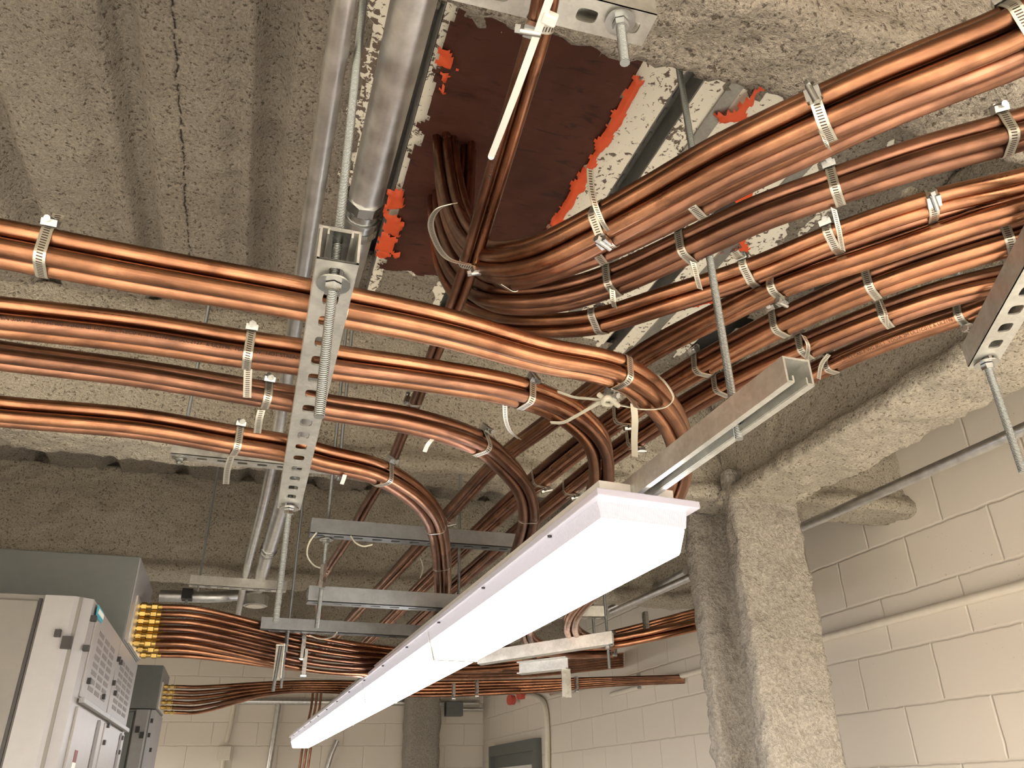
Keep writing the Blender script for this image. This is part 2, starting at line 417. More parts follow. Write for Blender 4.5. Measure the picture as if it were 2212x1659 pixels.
def rough_sweep(name, prof, p0, p1, mat, seed, step=.014, amp=.008, closed=True, taper=None):
    """prof: list of 2-D points (lateral, up) swept from p0 to p1"""
    p0 = np.array(p0, float); p1 = np.array(p1, float); L = np.linalg.norm(p1-p0); T = (p1-p0)/L
    if abs(T[2]) > .9: U = np.array((1., 0, 0)); V = np.array((0., 1, 0))
    else: V = np.array((0., 0, 1)); U = np.cross(T, V)
    pts = []
    n = len(prof)
    for i in range(n if closed else n-1):
        a = np.array(prof[i], float); b = np.array(prof[(i+1) % n], float); m = max(1, int(np.linalg.norm(b-a)/step))
        for k in range(m): pts.append(a+(b-a)*k/m)
    if not closed: pts.append(np.array(prof[-1], float))
    pts = np.array(pts)
    if closed:
        for _ in range(2): pts = .2*np.roll(pts, 1, 0)+.6*pts+.2*np.roll(pts, -1, 0)
    ns = max(2, int(L/step)); m = len(pts)
    t = np.linspace(0, L, ns)
    V3 = p0+t[:, None, None]*T+pts[None, :, 0:1]*U+pts[None, :, 1:2]*V
    tan = np.roll(pts, -1, 0)-np.roll(pts, 1, 0); nn = np.stack([tan[:, 1], -tan[:, 0]], 1); nn /= np.linalg.norm(nn, axis=1)[:, None]+1e-9
    nn3 = nn[:, 0:1]*U+nn[:, 1:2]*V
    q = V3.reshape(-1, 3); d = fbm(q, 11, seed)*amp+fbm(q, 48, seed+3)*amp*.75
    q = q+np.tile(nn3, (ns, 1))*d[:, None]
    fs = []
    for i in range(ns-1):
        for j in range(m if closed else m-1):
            k = (j+1) % m; fs.append((i*m+j, i*m+k, (i+1)*m+k, (i+1)*m+j))
    mb = MB().add(q, fs, True)
    if closed: mb.add(q[:m], [tuple(range(m))]); mb.add(q[-m:], [tuple(range(m-1, -1, -1))])
    return mb.build(name, mat)
def Ibeam(w, d, tf, tw):   # flange width, depth, flange thickness, web thickness; origin at bottom centre
    a = w/2; b = tw/2
    return [(-a, 0), (a, 0), (a, tf), (b, tf+.03), (b, d), (-b, d), (-b, tf+.03), (-a, tf)]
top = .50
def beam(name, p0, p1, w, label, seed, d=.5, mat=None):
    o = rough_sweep(name, Ibeam(w, d, .045, w*.62), p0, p1, mat or MFPB, seed); tag(o, label, 'beam', kind='structure'); return o
beam('ceiling_beam', (-2.6, .605, .90+CAMH), (1.5, .605, .90+CAMH), .14, 'sprayed steel beam at the top edge behind the short slotted strut', 10, mat=MFP)
beam('ceiling_beam', (-2.6, 2.36, .90+CAMH), (1.62, 2.36, .90+CAMH), .17, 'sprayed steel beam crossing behind the four left bundles', 11)
beam('ceiling_beam', (-2.6, 3.95, .90+CAMH), (2.4, 3.95, .90+CAMH), .17, 'sprayed steel beam behind the grey pull box', 12)
beam('ceiling_beam', (-2.6, 6.1, .90+CAMH), (2.4, 6.1, .90+CAMH), .17, 'farthest sprayed steel beam above the back wall', 13)
beam('ceiling_beam', (1.635, -1.2, .875+CAMH), (1.635, 2.3, .875+CAMH), .27, 'wide pale sprayed beam running from upper right to the column', 14)
beam('ceiling_beam', (1.64, 2.5, .9+CAMH), (1.64, 8.4, .9+CAMH), .2, 'sprayed beam continuing behind the column', 15)
beam('stub_beam', (1.76, 2.40, .93+CAMH), (2.42, 2.40, .93+CAMH), .2, 'short sprayed beam tying column into block wall', 16)
# column: W-section with sprayed fireproofing
cp = [(-.135, -.17), (.135, -.17), (.135, -.11), (.03, -.085), (.03, .085), (.135, .11), (.135, .17), (-.135, .17), (-.135, .10), (-.03, .075), (-.03, -.075), (-.135, -.10)]
o = rough_sweep('sprayed_column', cp, (1.64, 2.37, 0), (1.64, 2.37, .98+CAMH), MFPC, 21, amp=.009)
tag(o, 'sprayed steel column with rough grey fireproofing against block wall', 'column', kind='structure')
o = rough_sweep('sprayed_column', [(-.17, -.15), (.17, -.15), (.17, .13), (-.17, .13)], (1.73, 8.27, 0), (1.73, 8.27, DH), MFPC, 22, step=.05)
tag(o, 'distant sprayed column standing in front of the back wall', 'column', kind='structure')

# ---------------------------------------------------------------- firestop patch
def blob_grid(mb, x0, x1, y0, y1, z, seed, st=.008, edge=.02, thick=.012):
    xs = np.arange(x0-.03, x1+.03, st); ys = np.arange(y0-.03, y1+.03, st); X, Y = np.meshgrid(xs, ys); x = X.ravel(); y = Y.ravel()
    P = np.stack([x, y, 0*x], 1); n = fbm(P, 26, seed, 4)*edge
    dx = np.minimum(x-x0, x1-x); dy = np.minimum(y-y0, y1-y); d = np.minimum(dx, dy)+n
    zz = z-np.clip(d, 0, thick)*.8+fbm(P, 20, seed+2)*.003
    keep = (d > 0).reshape(len(ys), len(xs)); fs = []; nx = len(xs)
    for j in range(len(ys)-1):
        for i in range(nx-1):
            if keep[j:j+2, i:i+2].all(): a = j*nx+i; fs.append((a, a+nx, a+nx+1, a+1))
    mb.add(np.stack([x, y, zz], 1), fs, True)
fp = empty('firestop_patch', (.44, 1.45, DH), 'dark red firestop sealant patch filling opening in the ceiling deck', 'firestop patch')
mb = MB(); blob_grid(mb, .228, .655, 1.0, 1.93, DH+.004, 3, edge=.012, thick=.006); mb.build('sealant_field', MFS, fp)
def sh(px, py): return H(px, py, 1.376)
mb = MB(); blob_grid(mb, .640, .676, 1.06, 1.66, DH-.003, 77, st=.005, edge=.010); mb.build('orange_sealant_bead', MOR, fp)
for (px, py, wx, wy, s) in ((966, 128, .012, .022, 41), (958, 176, .012, .03, 42), (852, 430, .035, .035, 43), (845, 475, .03, .05, 44), (838, 520, .035, .05, 45), (822, 548, .03, .03, 47)):
    A = sh(px, py); mb = MB(); blob_grid(mb, A[0]-wx, A[0]+wx, A[1]-wy, A[1]+wy, DH-.002, s, st=.006, edge=.022); mb.build('orange_sealant_smear', MOR, fp)
for i, (px, py, wx, wy, s) in enumerate(((1618, 222, .03, .07, 51), (1612, 425, .02, .04, 52), (1600, 540, .03, .04, 53), (1515, 662, .018, .04, 54))):
    A = sh(px, py); mb = MB(); blob_grid(mb, A[0]-wx, A[0]+wx, A[1]-wy, A[1]+wy, DH+.006, s, st=.006, edge=.03)
    o = mb.build('sealant_smear', MOR)
    tag(o, ['orange sealant smear on deck above the topmost right bundle', 'orange sealant smear between topmost and second right bundles', 'faint orange smear between second and third right bundles', 'small orange smear left of the fourth right bundle'][i], 'sealant smear')

# ---------------------------------------------------------------- threaded rods, nuts
def rod(x, y, z0, z1, label, r=.0048, mat=None, nuts=(), name='threaded_rod', group=None):
    e = empty(name, (x, y, z0), label, 'rod', group)
    MB().tube([(x, y, z0), (x, y, (z0+z1)/2), (x, y, z1)], r, 10).build('rod_shaft', mat or MTHR, e)
    for z in nuts:
        MB().prism((x, y, z), (0, 0, 1), .0098, .009, 6).build('hex_nut', MZN, e)
        MB().prism((x, y, z+.0065), (0, 0, 1), .0185, .002, 20).build('washer', MZN, e)
    return e
# ---------------------------------------------------------------- strut channel
def slotted_plate(mb, L, w, t, Tm, pitch=.0508, sl=.026, sw=.018, z=0):
    n = max(1, int(round(L/pitch))); p = L/n; pts = []
    K = 16
    for i in range(n):
        cx = -L/2+(i+.5)*p; inn = []; out = []
        for k in range(K):
            a = 2*PI*k/K; c, s = math.cos(a), math.sin(a)
            ex = abs(c)**.55*np.sign(c)*sl/2; ey = abs(s)**.55*np.sign(s)*sw/2
            inn.append((cx+ex, ey))
            f = 1/max(abs(c)/(p/2), abs(s)/(w/2)) if False else 1
            q = 1/max(abs(c), abs(s)); out.append((cx+c*q*p/2, s*q*w/2))
        V = [Tm((x, y, z+dz)) for dz in (0, t) for (x, y) in inn+out]
        fs = []
        for k in range(K):
            l = (k+1) % K
            fs += [(k, K+k, K+l, l), (2*K+l, 3*K+l, 3*K+k, 2*K+k), (k, l, 2*K+l, 2*K+k)]
        mb.add(V, fs)
def strut(p0, p1, up, label, slots=True, depth=.041, name='strut_channel', width=.041, closed=False, mat=None, group=None):
    """p0,p1: ends of the web (outer face) centre line. up=+1: channel opens upwards (web at bottom)"""
    p0 = np.array(p0, float); p1 = np.array(p1, float); L = np.linalg.norm(p1-p0); T = (p1-p0)/L
    Z = np.array((0, 0, 1.))*up; S = np.cross(Z, T); c = (p0+p1)/2; t = .0027
    R = np.stack([T, S, Z], 1)
    def Tm(q): return c+R @ np.array(q, float)
    mb = MB()
    if slots: slotted_plate(mb, L, width, t, Tm)
    else: mb.box(Tm((0, 0, t/2)), (L, width, t), R)
    for s in (-1, 1):
        mb.box(Tm((0, s*(width/2-t/2), (depth+t)/2)), (L, t, depth-t), R)
        mb.box(Tm((0, s*(width/2-.0048), depth-t/2)), (L, .0088, t*.98), R)
        mb.box(Tm((0, s*(width/2-.0092), depth-.0055)), (L, t*.8, .0085), R)
    o = mb.build(name, mat or MGAL); tag(o, label, 'strut channel', group); return o
h = lambda v: v+CAMH
# left front strut
strut((.040, .700, h(.50)), (.044, 1.545, h(.50)), 1, 'long slotted steel strut under left copper bundles, closest to the camera', width=.044, depth=.044)
e = rod(.0395, .735, h(.335), h(1.4), 'threaded rod through near end of the front slotted strut', nuts=(h(.488),), r=.0055)
MB().box((.0395, .735, h(.549)), (.046, .052, .005)).build('square_washer', MZN, e)
MB().prism((.0395, .735, h(.557)), (0, 0, 1), .0105, .01, 6).build('top_nut', MZN, e)
rod(.044, 1.525, h(.28), h(.90), 'threaded rod hanging below far end of the front slotted strut', nuts=(h(.488),), r=.0055)
# middle strut opening down
strut((.563, .655, h(.441)), (.560, 2.9, h(.441)), -1, 'plain galvanized strut running above the lit fixture', slots=False, width=.037, depth=.034)
rod(.572, .80, h(.40), h(1.42), 'threaded rod through the strut above the fixture', r=.0055)
rod(.580, 2.3, h(.43), h(.95), 'threaded rod at far end of strut above fixture')
# right slotted strut
A = H(2122, 792, .6); B = H(2212, 640, .6); D = nrm(B-A)
strut(A, A+D*.75, 1, 'slotted strut at the right edge under the right bundles', width=.042)
q = A+D*.02; rod(q[0], q[1], h(.41), h(.95), 'threaded rod through the right edge strut', nuts=(h(.588),), r=.006)
# top strut with bolt
strut((.10, .575, h(.82)), (.372, .567, h(.82)), 1, 'short slotted strut at top edge above the thin cables', width=.045)
rod(.330, .562, h(.745), h(1.42), 'bolt stub with washer at right end of the top strut', nuts=(h(.808),), r=.006)
# trapezes under the beams
strut((-.250, 2.07, h(.785)), (.205, 2.075, h(.785)), 1, 'slotted trapeze strut below the rearmost left bundle')
rod(-.228, 2.07, h(.765), h(1.42), 'thin rod at left end of the trapeze below the bundle', nuts=(h(.777),), r=.005)
rod(.180, 2.075, h(.765), h(1.42), 'thin rod at right end of the trapeze below the bundle', nuts=(h(.777),), r=.005)
strut((-.262, 3.55, h(.785)), (.130, 3.57, h(.785)), 1, 'small distant trapeze strut over the end of the large conduit')
rod(-.225, 3.55, h(.765), h(1.42), 'thin rod at left end of the distant trapeze', r=.0045)
rod(.105, 3.57, h(.765), h(1.42), 'thin rod at right end of the distant trapeze', r=.0045)
# tiers at the back
strut((.118, 2.056, h(.60)), (.72, 2.06, h(.60)), 1, 'upper grey slotted strut crossing left of the lit fixture', width=.041, mat=MGALG)
strut((.134, 2.14, h(.445)), (.80, 2.16, h(.445)), 1, 'middle grey slotted strut crossing left of the lit fixture', mat=MGALG)
strut((.034, 2.88, h(.50)), (.95, 2.93, h(.50)), 1, 'lowest grey slotted strut crossing left of the lit fixture', mat=MGALG)
rod(.163, 2.075, h(.53), h(1.42), 'threaded rod through the upper grey strut', nuts=(h(.59),), name='threaded_rod')
e = empty('rod_coupling', (.163, 2.09, h(.5)), 'long hex coupling joining rod between upper and middle grey struts', 'rod coupling')
MB().prism((.163, 2.075, h(.50)), (0, 0, 1), .009, .06, 6).build('coupling_body', MZN, e)
MB().tube([(.163, 2.075, h(.47)), (.165, 2.13, h(.42)), (.165, 2.15, h(.385))], .0055, 8).build('lower_stub', MTHR, e)
for x_, y_, z0, z1, lb in ((.044*2.9, 2.87, .43, 1.42, 'threaded rod down to left end of the lowest grey strut'), (.125, 2.9, .32, .5, 'rod hanging below the lowest grey strut')):
    rod(x_, y_, h(z0), h(z1), lb)
# bright strut right of fixture, bracket
S0 = PY(1035, 1436, 2.80); S1 = PY(1325, 1392, 2.55)
strut(S0, S1, 1, 'bright strut angled under the cables right of the fixture', slots=False, width=.045)
q = S1+(S0-S1)*.04; rod(q[0], q[1], q[2]-.075, h(1.42), 'thin rod at right end of the bright angled strut', nuts=(q[2]-.008,))
q = PY(1292, 1335, 2.75); strut(q+np.array((-.5, .1, 0)), q+np.array((.03, 0, 0)), 1, 'grey strut above the bright angled strut, right of fixture')
rod(q[0]-.02, q[1], q[2]-.08, h(1.42), 'rod through grey strut beside the looped cables')
q = PY(1222, 1445, 2.9)
e = empty('strut_bracket', tuple(q), 'stubby double strut bracket below the bright angled strut', 'bracket')
T_ = nrm((-.55, .5, -.02)); Rm = np.stack([T_, np.cross((0, 0, 1), T_), (0, 0, 1)], 1)
MB().box(q+T_*.09, (.20, .05, .004), Rm).box(q+T_*.09+np.array((0, 0, .04)), (.20, .05, .004), Rm).box(q+T_*.09+np.array((0, 0, .02)), (.20, .004, .04), Rm).build('double_channel', MGAL, e)
MB().box(q+np.array((0.0, .0, -.05)), (.035, .006, .1)).build('strap_plate', MZN, e)

# ---------------------------------------------------------------- copper cables in bundles
def hexpack(rows, r):
    out = []
    for j, nrow in enumerate(rows):
        for i in range(nrow): out.append(((i-(nrow-1)/2)*2.06*r, (j-(len(rows)-1)/2)*1.80*r))
    return out
class Bundle:
    def __init__(s, ctrl, offs, r, desc, posnames, mats=None, seed=0, wander=.0016, group=None, reverse_lat=1):
        s.P = catmull(ctrl); s.T, s.N, s.B = make_frames(s.P); s.offs = offs; s.r = r; s.cables = []; s.paths = []
        rg = np.random.default_rng(seed+100); n = len(s.P)
        L = np.arange(n)*.014
        for k, (a, b) in enumerate(offs):
            ph = rg.uniform(0, 6.28, 2); fr = rg.uniform(3, 6, 2)
            da = a+wander*np.sin(L*fr[0]+ph[0]); db = b+wander*np.sin(L*fr[1]+ph[1])
            Q = s.P+s.N*da[:, None]+s.B*db[:, None]; s.paths.append(Q)
            o = MB().tube(Q, r, 16).build('copper_cable', (mats or [MCU])[k % len(mats or [1])])
            tag(o, f'copper cable, {posnames[k]}, in {desc}', 'cable', group or f'cables of {desc}'); s.cables.append(o)
    def near(s, px, py):
        d = [np.hypot(*(proj(p)-(px, py))) for p in s.P]; return int(np.argmin(d))
    def at(s, i, a, b): return s.P[i]+s.N[i]*a+s.B[i]*b
def hull(pts):
    pts = sorted(map(tuple, pts))
    def half(ps):
        h_ = []
        for p in ps:
            while len(h_) > 1 and (h_[-1][0]-h_[-2][0])*(p[1]-h_[-2][1])-(h_[-1][1]-h_[-2][1])*(p[0]-h_[-2][0]) <= 0: h_.pop()
            h_.append(p)
        return h_
    return np.array(half(pts)[:-1]+half(pts[::-1])[:-1])
def ribbon(mb, pts3, T, w, th, nor):
    pts3 = np.asarray(pts3); n = len(pts3); nor = np.asarray(nor)
    L = np.concatenate([[0], np.cumsum(np.linalg.norm(np.diff(pts3, axis=0), axis=1))])
    V = np.stack([pts3-T*w/2+nor*th, pts3+T*w/2+nor*th, pts3-T*w/2, pts3+T*w/2], 1).reshape(-1, 3)
    fs = []; uv = []
    for i in range(n-1):
        a = 4*i; b = a+4
        for p, q in ((0, 1), (3, 2), (2, 0), (1, 3)):
            fs.append((a+p, a+q, b+q, b+p)); e = .5 if p in (2, 1) and q in (0, 3) else 0
            v0, v1 = ((0, 1) if (p, q) in ((0, 1), (3, 2)) else (.98, .99)); uv.append(((L[i], v0), (L[i], v1), (L[i+1], v1), (L[i+1], v0)))
    fs += [(0, 2, 3, 1), (4*n-4, 4*n-3, 4*n-1, 4*n-2)]; uv += [((0, 0),)*4]*2
    mb.add(V, fs, False, uv)
def clamp(bd, px, py, label, ang=None, tail=.05, curl=6.0, side=1, w=.0125, sub=None, mat=None, dull=False, housing=True, tilt=0, idx=None):
    i = bd.near(px, py) if idx is None else idx; T, N, B = bd.T[i], bd.N[i], bd.B[i]
    T = nrm(T+tilt*N)
    offs = [(np.dot(Q[i]-bd.P[i], bd.N[i]), np.dot(Q[i]-bd.P[i], bd.B[i])) for k, Q in enumerate(bd.paths) if sub is None or k in sub]
    a = np.linspace(0, 2*PI, 24, endpoint=False); pts = []
    for (x, y) in offs: pts += [(x+(bd.r+.0007)*math.cos(t), y+(bd.r+.0007)*math.sin(t)) for t in a]
    Hh = hull(pts); Hh = np.vstack([Hh, Hh[:1]]); L = np.concatenate([[0], np.cumsum(np.linalg.norm(np.diff(Hh, axis=0), axis=1))])
    u = np.linspace(0, L[-1], 60); q = np.stack([np.interp(u, L, Hh[:, 0]), np.interp(u, L, Hh[:, 1])], 1)
    cen = q.mean(0)
    tn = np.gradient(q, axis=0); tn /= np.linalg.norm(tn, axis=1)[:, None]; nn = np.stack([tn[:, 1], -tn[:, 0]], 1)
    if np.mean(np.sum(nn*(q-cen), 1)) < 0: nn = -nn
    to3 = lambda z: bd.P[i]+z[..., 0:1]*N+z[..., 1:2]*B
    v3 = lambda z: z[..., 0:1]*N+z[..., 1:2]*B
    e = empty('hose_clamp', tuple(bd.P[i]), label, 'hose clamp', 'hose clamps on the copper cables')
    mb = MB(); ribbon(mb, to3(q), T, w, .0009, v3(nn)); bandm = mat or MBAND
    mb.build('band', bandm, e)
    if ang is None: ang = 0
    # ang: 0 = towards the camera, +90 = image up side
    c2 = np.array([np.dot(UP-bd.P[i], N), np.dot(UP-bd.P[i], B)]); c2 /= np.linalg.norm(c2)
    A = math.radians(ang); upi = M.T[:, 1] if False else M @ np.array((0, 1, 0)); s2 = np.array([np.dot(upi, N), np.dot(upi, B)])
    per = np.array([-c2[1], c2[0]]); per *= np.sign(np.dot(per, s2)) or 1
    d2 = math.cos(A)*c2+math.sin(A)*per
    k = int(np.argmax(q @ d2)); p0 = q[k]; n0 = nn[k]; t0 = np.array([n0[1], -n0[0]])*side
    if housing:
        c3 = to3(p0+n0*.0045); R = np.stack([v3(t0), v3(n0), T], 1)
        hs = MB().box(c3, (.015, .008, w+.004), R).build('screw_housing', MZN, e)
        s_ = MB(); s_.prism(c3+v3(n0)*.004, v3(t0)+T*.15, .0038, .024, 10); s_.prism(c3+v3(n0)*.004+v3(t0)*.014, v3(t0)+T*.15, .0052, .006, 6)
        s_.build('worm_screw', MZN, hs)
    if tail:
        n = 22; pt = p0+n0*.0014; d = t0*1.0; P = [pt]; ns = [n0]
        for j in range(n):
            an = curl*tail/n*side*1.0; ca, sa = math.cos(an), math.sin(an)
            # curl away from the bundle
            d = np.array([d[0]*ca-d[1]*sa, d[0]*sa+d[1]*ca]) if np.dot(np.array([d[0]*ca-d[1]*sa, d[0]*sa+d[1]*ca]), n0) >= np.dot(np.array([d[0]*ca+d[1]*sa, -d[0]*sa+d[1]*ca]), n0) or j > 3 and curl > 0 else np.array([d[0]*ca+d[1]*sa, -d[0]*sa+d[1]*ca])
            pt = pt+d*tail/n; P.append(pt); ns.append(np.array([-d[1], d[0]])*1.0)
        mb = MB(); ribbon(mb, to3(np.array(P)), T, w, .0009, v3(np.array(ns))); mb.build('tail', bandm, e)
    return e
P4 = ['lower near one', 'lower far one', 'upper near one', 'upper far one']
SQ = lambda r: [(r*1.03, -r*1.02), (-r*1.03, -r*1.02), (r*1.03, r*1.02), (-r*1.03, r*1.02)]
cs = lambda pts, hd=.56: [H(x, y, (z if z else hd)) for (x, y, z) in [(p+(None,))[:3] for p in pts]]
l1 = cs([(-150, 500), (0, 528), (300, 585), (660, 648), (953, 706), (1170, 766), (1329, 800, .555), (1418, 862, .55), (1462, 935, .54), (1468, 1010, .525), (1440, 1085, .51), (1372, 1180, .50), (1285, 1268, .50), (1236, 1332, .49), (1246, 1372, .49), (1310, 1388, .50), (1420, 1368, .53), (1500, 1350, .56)])
L1 = Bundle(l1, SQ(.0117), .0115, 'the uppermost left bundle', P4, [MCU, MCU, MCU, MCD], 1)
l2 = cs([(-150, 672), (0, 686), (300, 719), (520, 753), (655, 772), (722, 783), (917, 810), (1116, 846), (1225, 890), (1284, 945, .55), (1300, 1010, .54), (1290, 1070, .53), (1245, 1160, .52), (1185, 1260, .51), (1140, 1335, .50), (1150, 1388, .49), (1210, 1408, .49), (1320, 1408, .5)], .563)
L2 = Bundle(l2, SQ(.0112), .011, 'the second left bundle', P4, [MCD, MCU, MCU, MCD], 2)
l3 = cs([(-150, 745), (0, 768), (300, 806), (540, 846), (640, 863), (700, 878), (881, 908), (1029, 954), (1086, 997), (1130, 1050, .555), (1143, 1105, .545), (1130, 1170, .535), (1095, 1250, .52), (1050, 1330, .50), (1060, 1390, .49), (1150, 1420, .48)], .563)
L3 = Bundle(l3, [(.0115, -.0075), (-.0115, -.0075), (0, .0125)], .0112, 'the third left bundle', ['lower near one', 'lower far one', 'upper one'], [MCD, MCD, MCD], 3)
l4 = cs([(-150, 868), (0, 887), (300, 915), (510, 952), (620, 970), (700, 992), (805, 1017), (878, 1056), (925, 1102, .555), (943, 1142, .55), (952, 1192, .54), (957, 1280, .515), (945, 1360, .50), (930, 1405, .49), (980, 1430, .48), (1080, 1440, .48)], .563)
L4 = Bundle(l4, SQ(.0112), .011, 'the lowest left bundle', P4, [MCU, MCD, MCU, MCD], 4)
R1n = ['upper far one', 'upper near one', 'middle near one', 'middle inner one', 'middle far one', 'lower near one', 'lower far one']
r1 = cs([(2330, -20, .70), (2200, 70, .69), (2050, 135), (1900, 195), (1748, 262), (1560, 350), (1412, 432), (1300, 492), (1180, 550), (1090, 566, .72), (1025, 535, .85), (985, 460, 1.05), (968, 370, 1.25), (962, 310, 1.37), (958, 270, 1.46)], .68)
def hexoff(r, rows): return [(a, -b) for a, b in hexpack(rows, r)]
R1 = Bundle(r1, hexoff(.0108, [2, 3, 2]), .0106, 'the topmost right bundle', R1n, [MCU, MCU, MCU, MCD, MCD, MCU, MCD], 5)
r1b = cs([(2330, 45, .70), (2200, 118, .69), (2050, 180), (1900, 243), (1748, 316), (1600, 386), (1460, 458), (1320, 525), (1200, 570), (1110, 595, .72), (1045, 575, .84), (1005, 505, 1.03), (1010, 400, 1.22), (1015, 320, 1.37), (1016, 280, 1.46)], .70)
R1B = Bundle(r1b, hexoff(.0104, [1, 2]), .0102, 'the lower strand of the topmost right bundle', ['upper one', 'lower far one', 'lower near one'], [MCU, MCU, MCD], 25)
r2 = cs([(2330, 240, .72), (2212, 280, .71), (2000, 338), (1800, 405), (1640, 462), (1485, 532), (1320, 606), (1200, 640), (1090, 645, .73), (1010, 610, .85), (968, 540, 1.02), (950, 470, 1.2), (945, 430, 1.36), (944, 415, 1.45)], .70)
R2 = Bundle(r2, [(.0112, -.0107), (-.0112, -.0107), (.0112, .0107), (-.0112, .0107)], .0107, 'the second right bundle', ['lower far one', 'lower near one', 'upper far one', 'upper near one'], [MCD, MCD, MCD, MCD], 6)
r3 = cs([(2330, 340, .72), (2212, 388, .71), (2015, 436), (1806, 508), (1620, 584), (1450, 640), (1290, 690), (1180, 700, .72), (1080, 690, .80), (1010, 655, .92), (970, 590, 1.08), (955, 520, 1.25), (950, 480, 1.38), (950, 460, 1.45)], .70)
R3 = Bundle(r3, [(.0212, -.005), (0, -.013), (-.0212, -.005), (.0105, .013), (-.0105, .013)][:4], .0102, 'the third right bundle', ['far one', 'lower one', 'near one', 'upper one'], [MCD, MCU, MCU, MCD], 7)
r3b = cs([(2330, 390, .715), (2212, 440), (2090, 475), (1900, 540), (1690, 612), (1550, 680), (1412, 752), (1290, 835), (1160, 930), (1080, 990), (960, 1118), (860, 1228), (770, 1322), (700, 1400, .66), (640, 1440, .6)], .68)
R3B = Bundle(r3b, [(.0105, -.007), (-.0105, -.007), (0, .0107)], .0102, 'the strand leaving the third right bundle', ['lower far one', 'lower near one', 'upper one'], [MCU, MCU, MCD], 8)
r4 = cs([(2330, 470), (2195, 512), (2050, 556), (1888, 612), (1692, 696), (1526, 782), (1412, 850), (1290, 935), (1160, 1040), (1040, 1145), (930, 1250), (850, 1330), (790, 1390, .66)], .68)
R4 = Bundle(r4, SQ(.0106), .0104, 'the fourth right bundle', ['lower far one', 'lower near one', 'upper far one', 'upper near one'], [MCU, MCU, MCD, MCD], 9)
r5 = cs([(2330, 560), (2190, 596), (2050, 630), (1918, 674), (1760, 738), (1560, 832), (1412, 922), (1300, 1000), (1180, 1096), (1060, 1198), (950, 1295), (880, 1360, .66)], .68)
R5 = Bundle(r5, SQ(.0097), .0095, 'the fifth right bundle', ['lower far one', 'lower near one', 'upper far one', 'upper near one'], [MCD, MCU, MCD, MCD], 10)
r6 = cs([(2330, 600, .69), (2150, 650), (2063, 682), (1930, 728), (1799, 784), (1620, 878), (1480, 965), (1340, 1065), (1220, 1160), (1110, 1255), (1020, 1340)], .68)
R6 = Bundle(r6, [(.0098, -.006), (-.0098, -.006), (0, .0103)], .0094, 'the lowest right bundle', ['lower far one', 'lower near one', 'upper one'], [MCU, MCU, MCD], 12)
tr = cs([(1190, -110), (1172, 20), (1115, 225), (1055, 430), (1013, 570), (985, 650), (940, 755), (900, 860), (868, 940), (840, 1010), (795, 1085), (752, 1160), (712, 1222), (690, 1265, .74), (690, 1330, .70)], .755)
TR = Bundle(tr, [(.0075, -.0045), (-.0075, -.0045), (0, .008)], .0073, 'the thin trio crossing under the firestop patch', ['right hand one', 'left hand one', 'upper one'], [MCU, MCD, MCU], 13)

# clamps
K = clamp
K(L1, 103, 545, 'hose clamp on uppermost left bundle near left edge, with curled tail', ang=100, tail=.04, curl=25, side=-1)
K(L1, 735, 670, 'hose clamp on uppermost left bundle beside the front slotted strut', ang=120, tail=0)
K(L1, 1332, 800, 'hose clamp with long tail on uppermost left bundle before the tan strap', ang=-75, tail=.07, curl=10, side=-1)
K(L2, 530, 755, 'hose clamp with shiny screw on top of second left bundle', ang=95, tail=0)
K(L2, 1127, 850, 'hose clamp on second left bundle before its bend, with loose tail', ang=60, tail=0)
K(L3, 567, 850, 'hose clamp on third left bundle beside the front strut', ang=80, tail=0)
K(L3, 1035, 955, 'hose clamp on third left bundle at the start of its bend', ang=85, tail=0)
K(L4, 513, 952, 'hose clamp on lowest left bundle above the trapeze strut', ang=80, tail=0)
K(L4, 822, 1022, 'hose clamp with screw up top on lowest left bundle', ang=90, tail=0)
K(L4, 940, 1136, 'narrow tie on the bend of lowest left bundle', tail=0, w=.005, housing=False, mat=MZN)
K(L4, 953, 1215, 'narrow tie below the bend of lowest left bundle', tail=0, w=.004, housing=False, mat=MZN)
K(L3, 1141, 1112, 'narrow tie on third left bundle just above fixture', tail=0, w=.004, housing=False, mat=MZN)
K(R1, 1765, 250, 'hose clamp with large screw housing on topmost right bundle', ang=30, tail=0)
K(R1, 2190, 72, 'hose clamp on topmost right bundle at upper right corner', ang=120, tail=0)
K(R1, 1306, 488, 'hose clamp with long loose tail by the orange sealant edge', ang=-40, tail=.0)
K(R1B, 1500, 440, 'hose clamp low on topmost right bundle beside the threaded rod', ang=120, tail=0)
K(R1B, 1292, 540, 'hose clamp on lower strand where bundles start to bend', ang=110, tail=.02, curl=5)
K(R1B, 1105, 598, 'thin hose clamp on the bend below the thin trio', ang=120, tail=0, w=.009)
K(R2, 1795, 408, 'long hose clamp with brass coloured screw on second right bundle', ang=95, tail=.02, curl=4)
K(R2, 1490, 532, 'hose clamp on second right bundle left of the threaded rod', ang=95, tail=.02, curl=4)
K(R2, 2165, 292, 'hose clamp on second right bundle near right edge', ang=90, tail=.03, curl=8)
K(R2, 1322, 606, 'hose clamp on second right bundle at its bend', ang=90, tail=0)
K(R3, 2015, 438, 'hose clamp on third right bundle beside pale spray lump', ang=-20, tail=0)
K(R3, 1620, 586, 'hose clamp on third right bundle with folded tail', ang=95, tail=.035, curl=20, side=-1)
K(R3, 1806, 510, 'hose clamp on third right bundle below the brass coloured screw', ang=95, tail=0)
K(R3, 1288, 690, 'hose clamp on third right bundle left of its bend', ang=100, tail=0)
K(R3B, 1684, 614, 'hose clamp with screw on strand leaving third right bundle', ang=-60, tail=0)
K(R4, 1888, 612, 'hose clamp on fourth right bundle, middle of the right side', ang=95, tail=0)
K(R4, 1690, 697, 'hose clamp on fourth right bundle above the strut end', ang=95, tail=0)
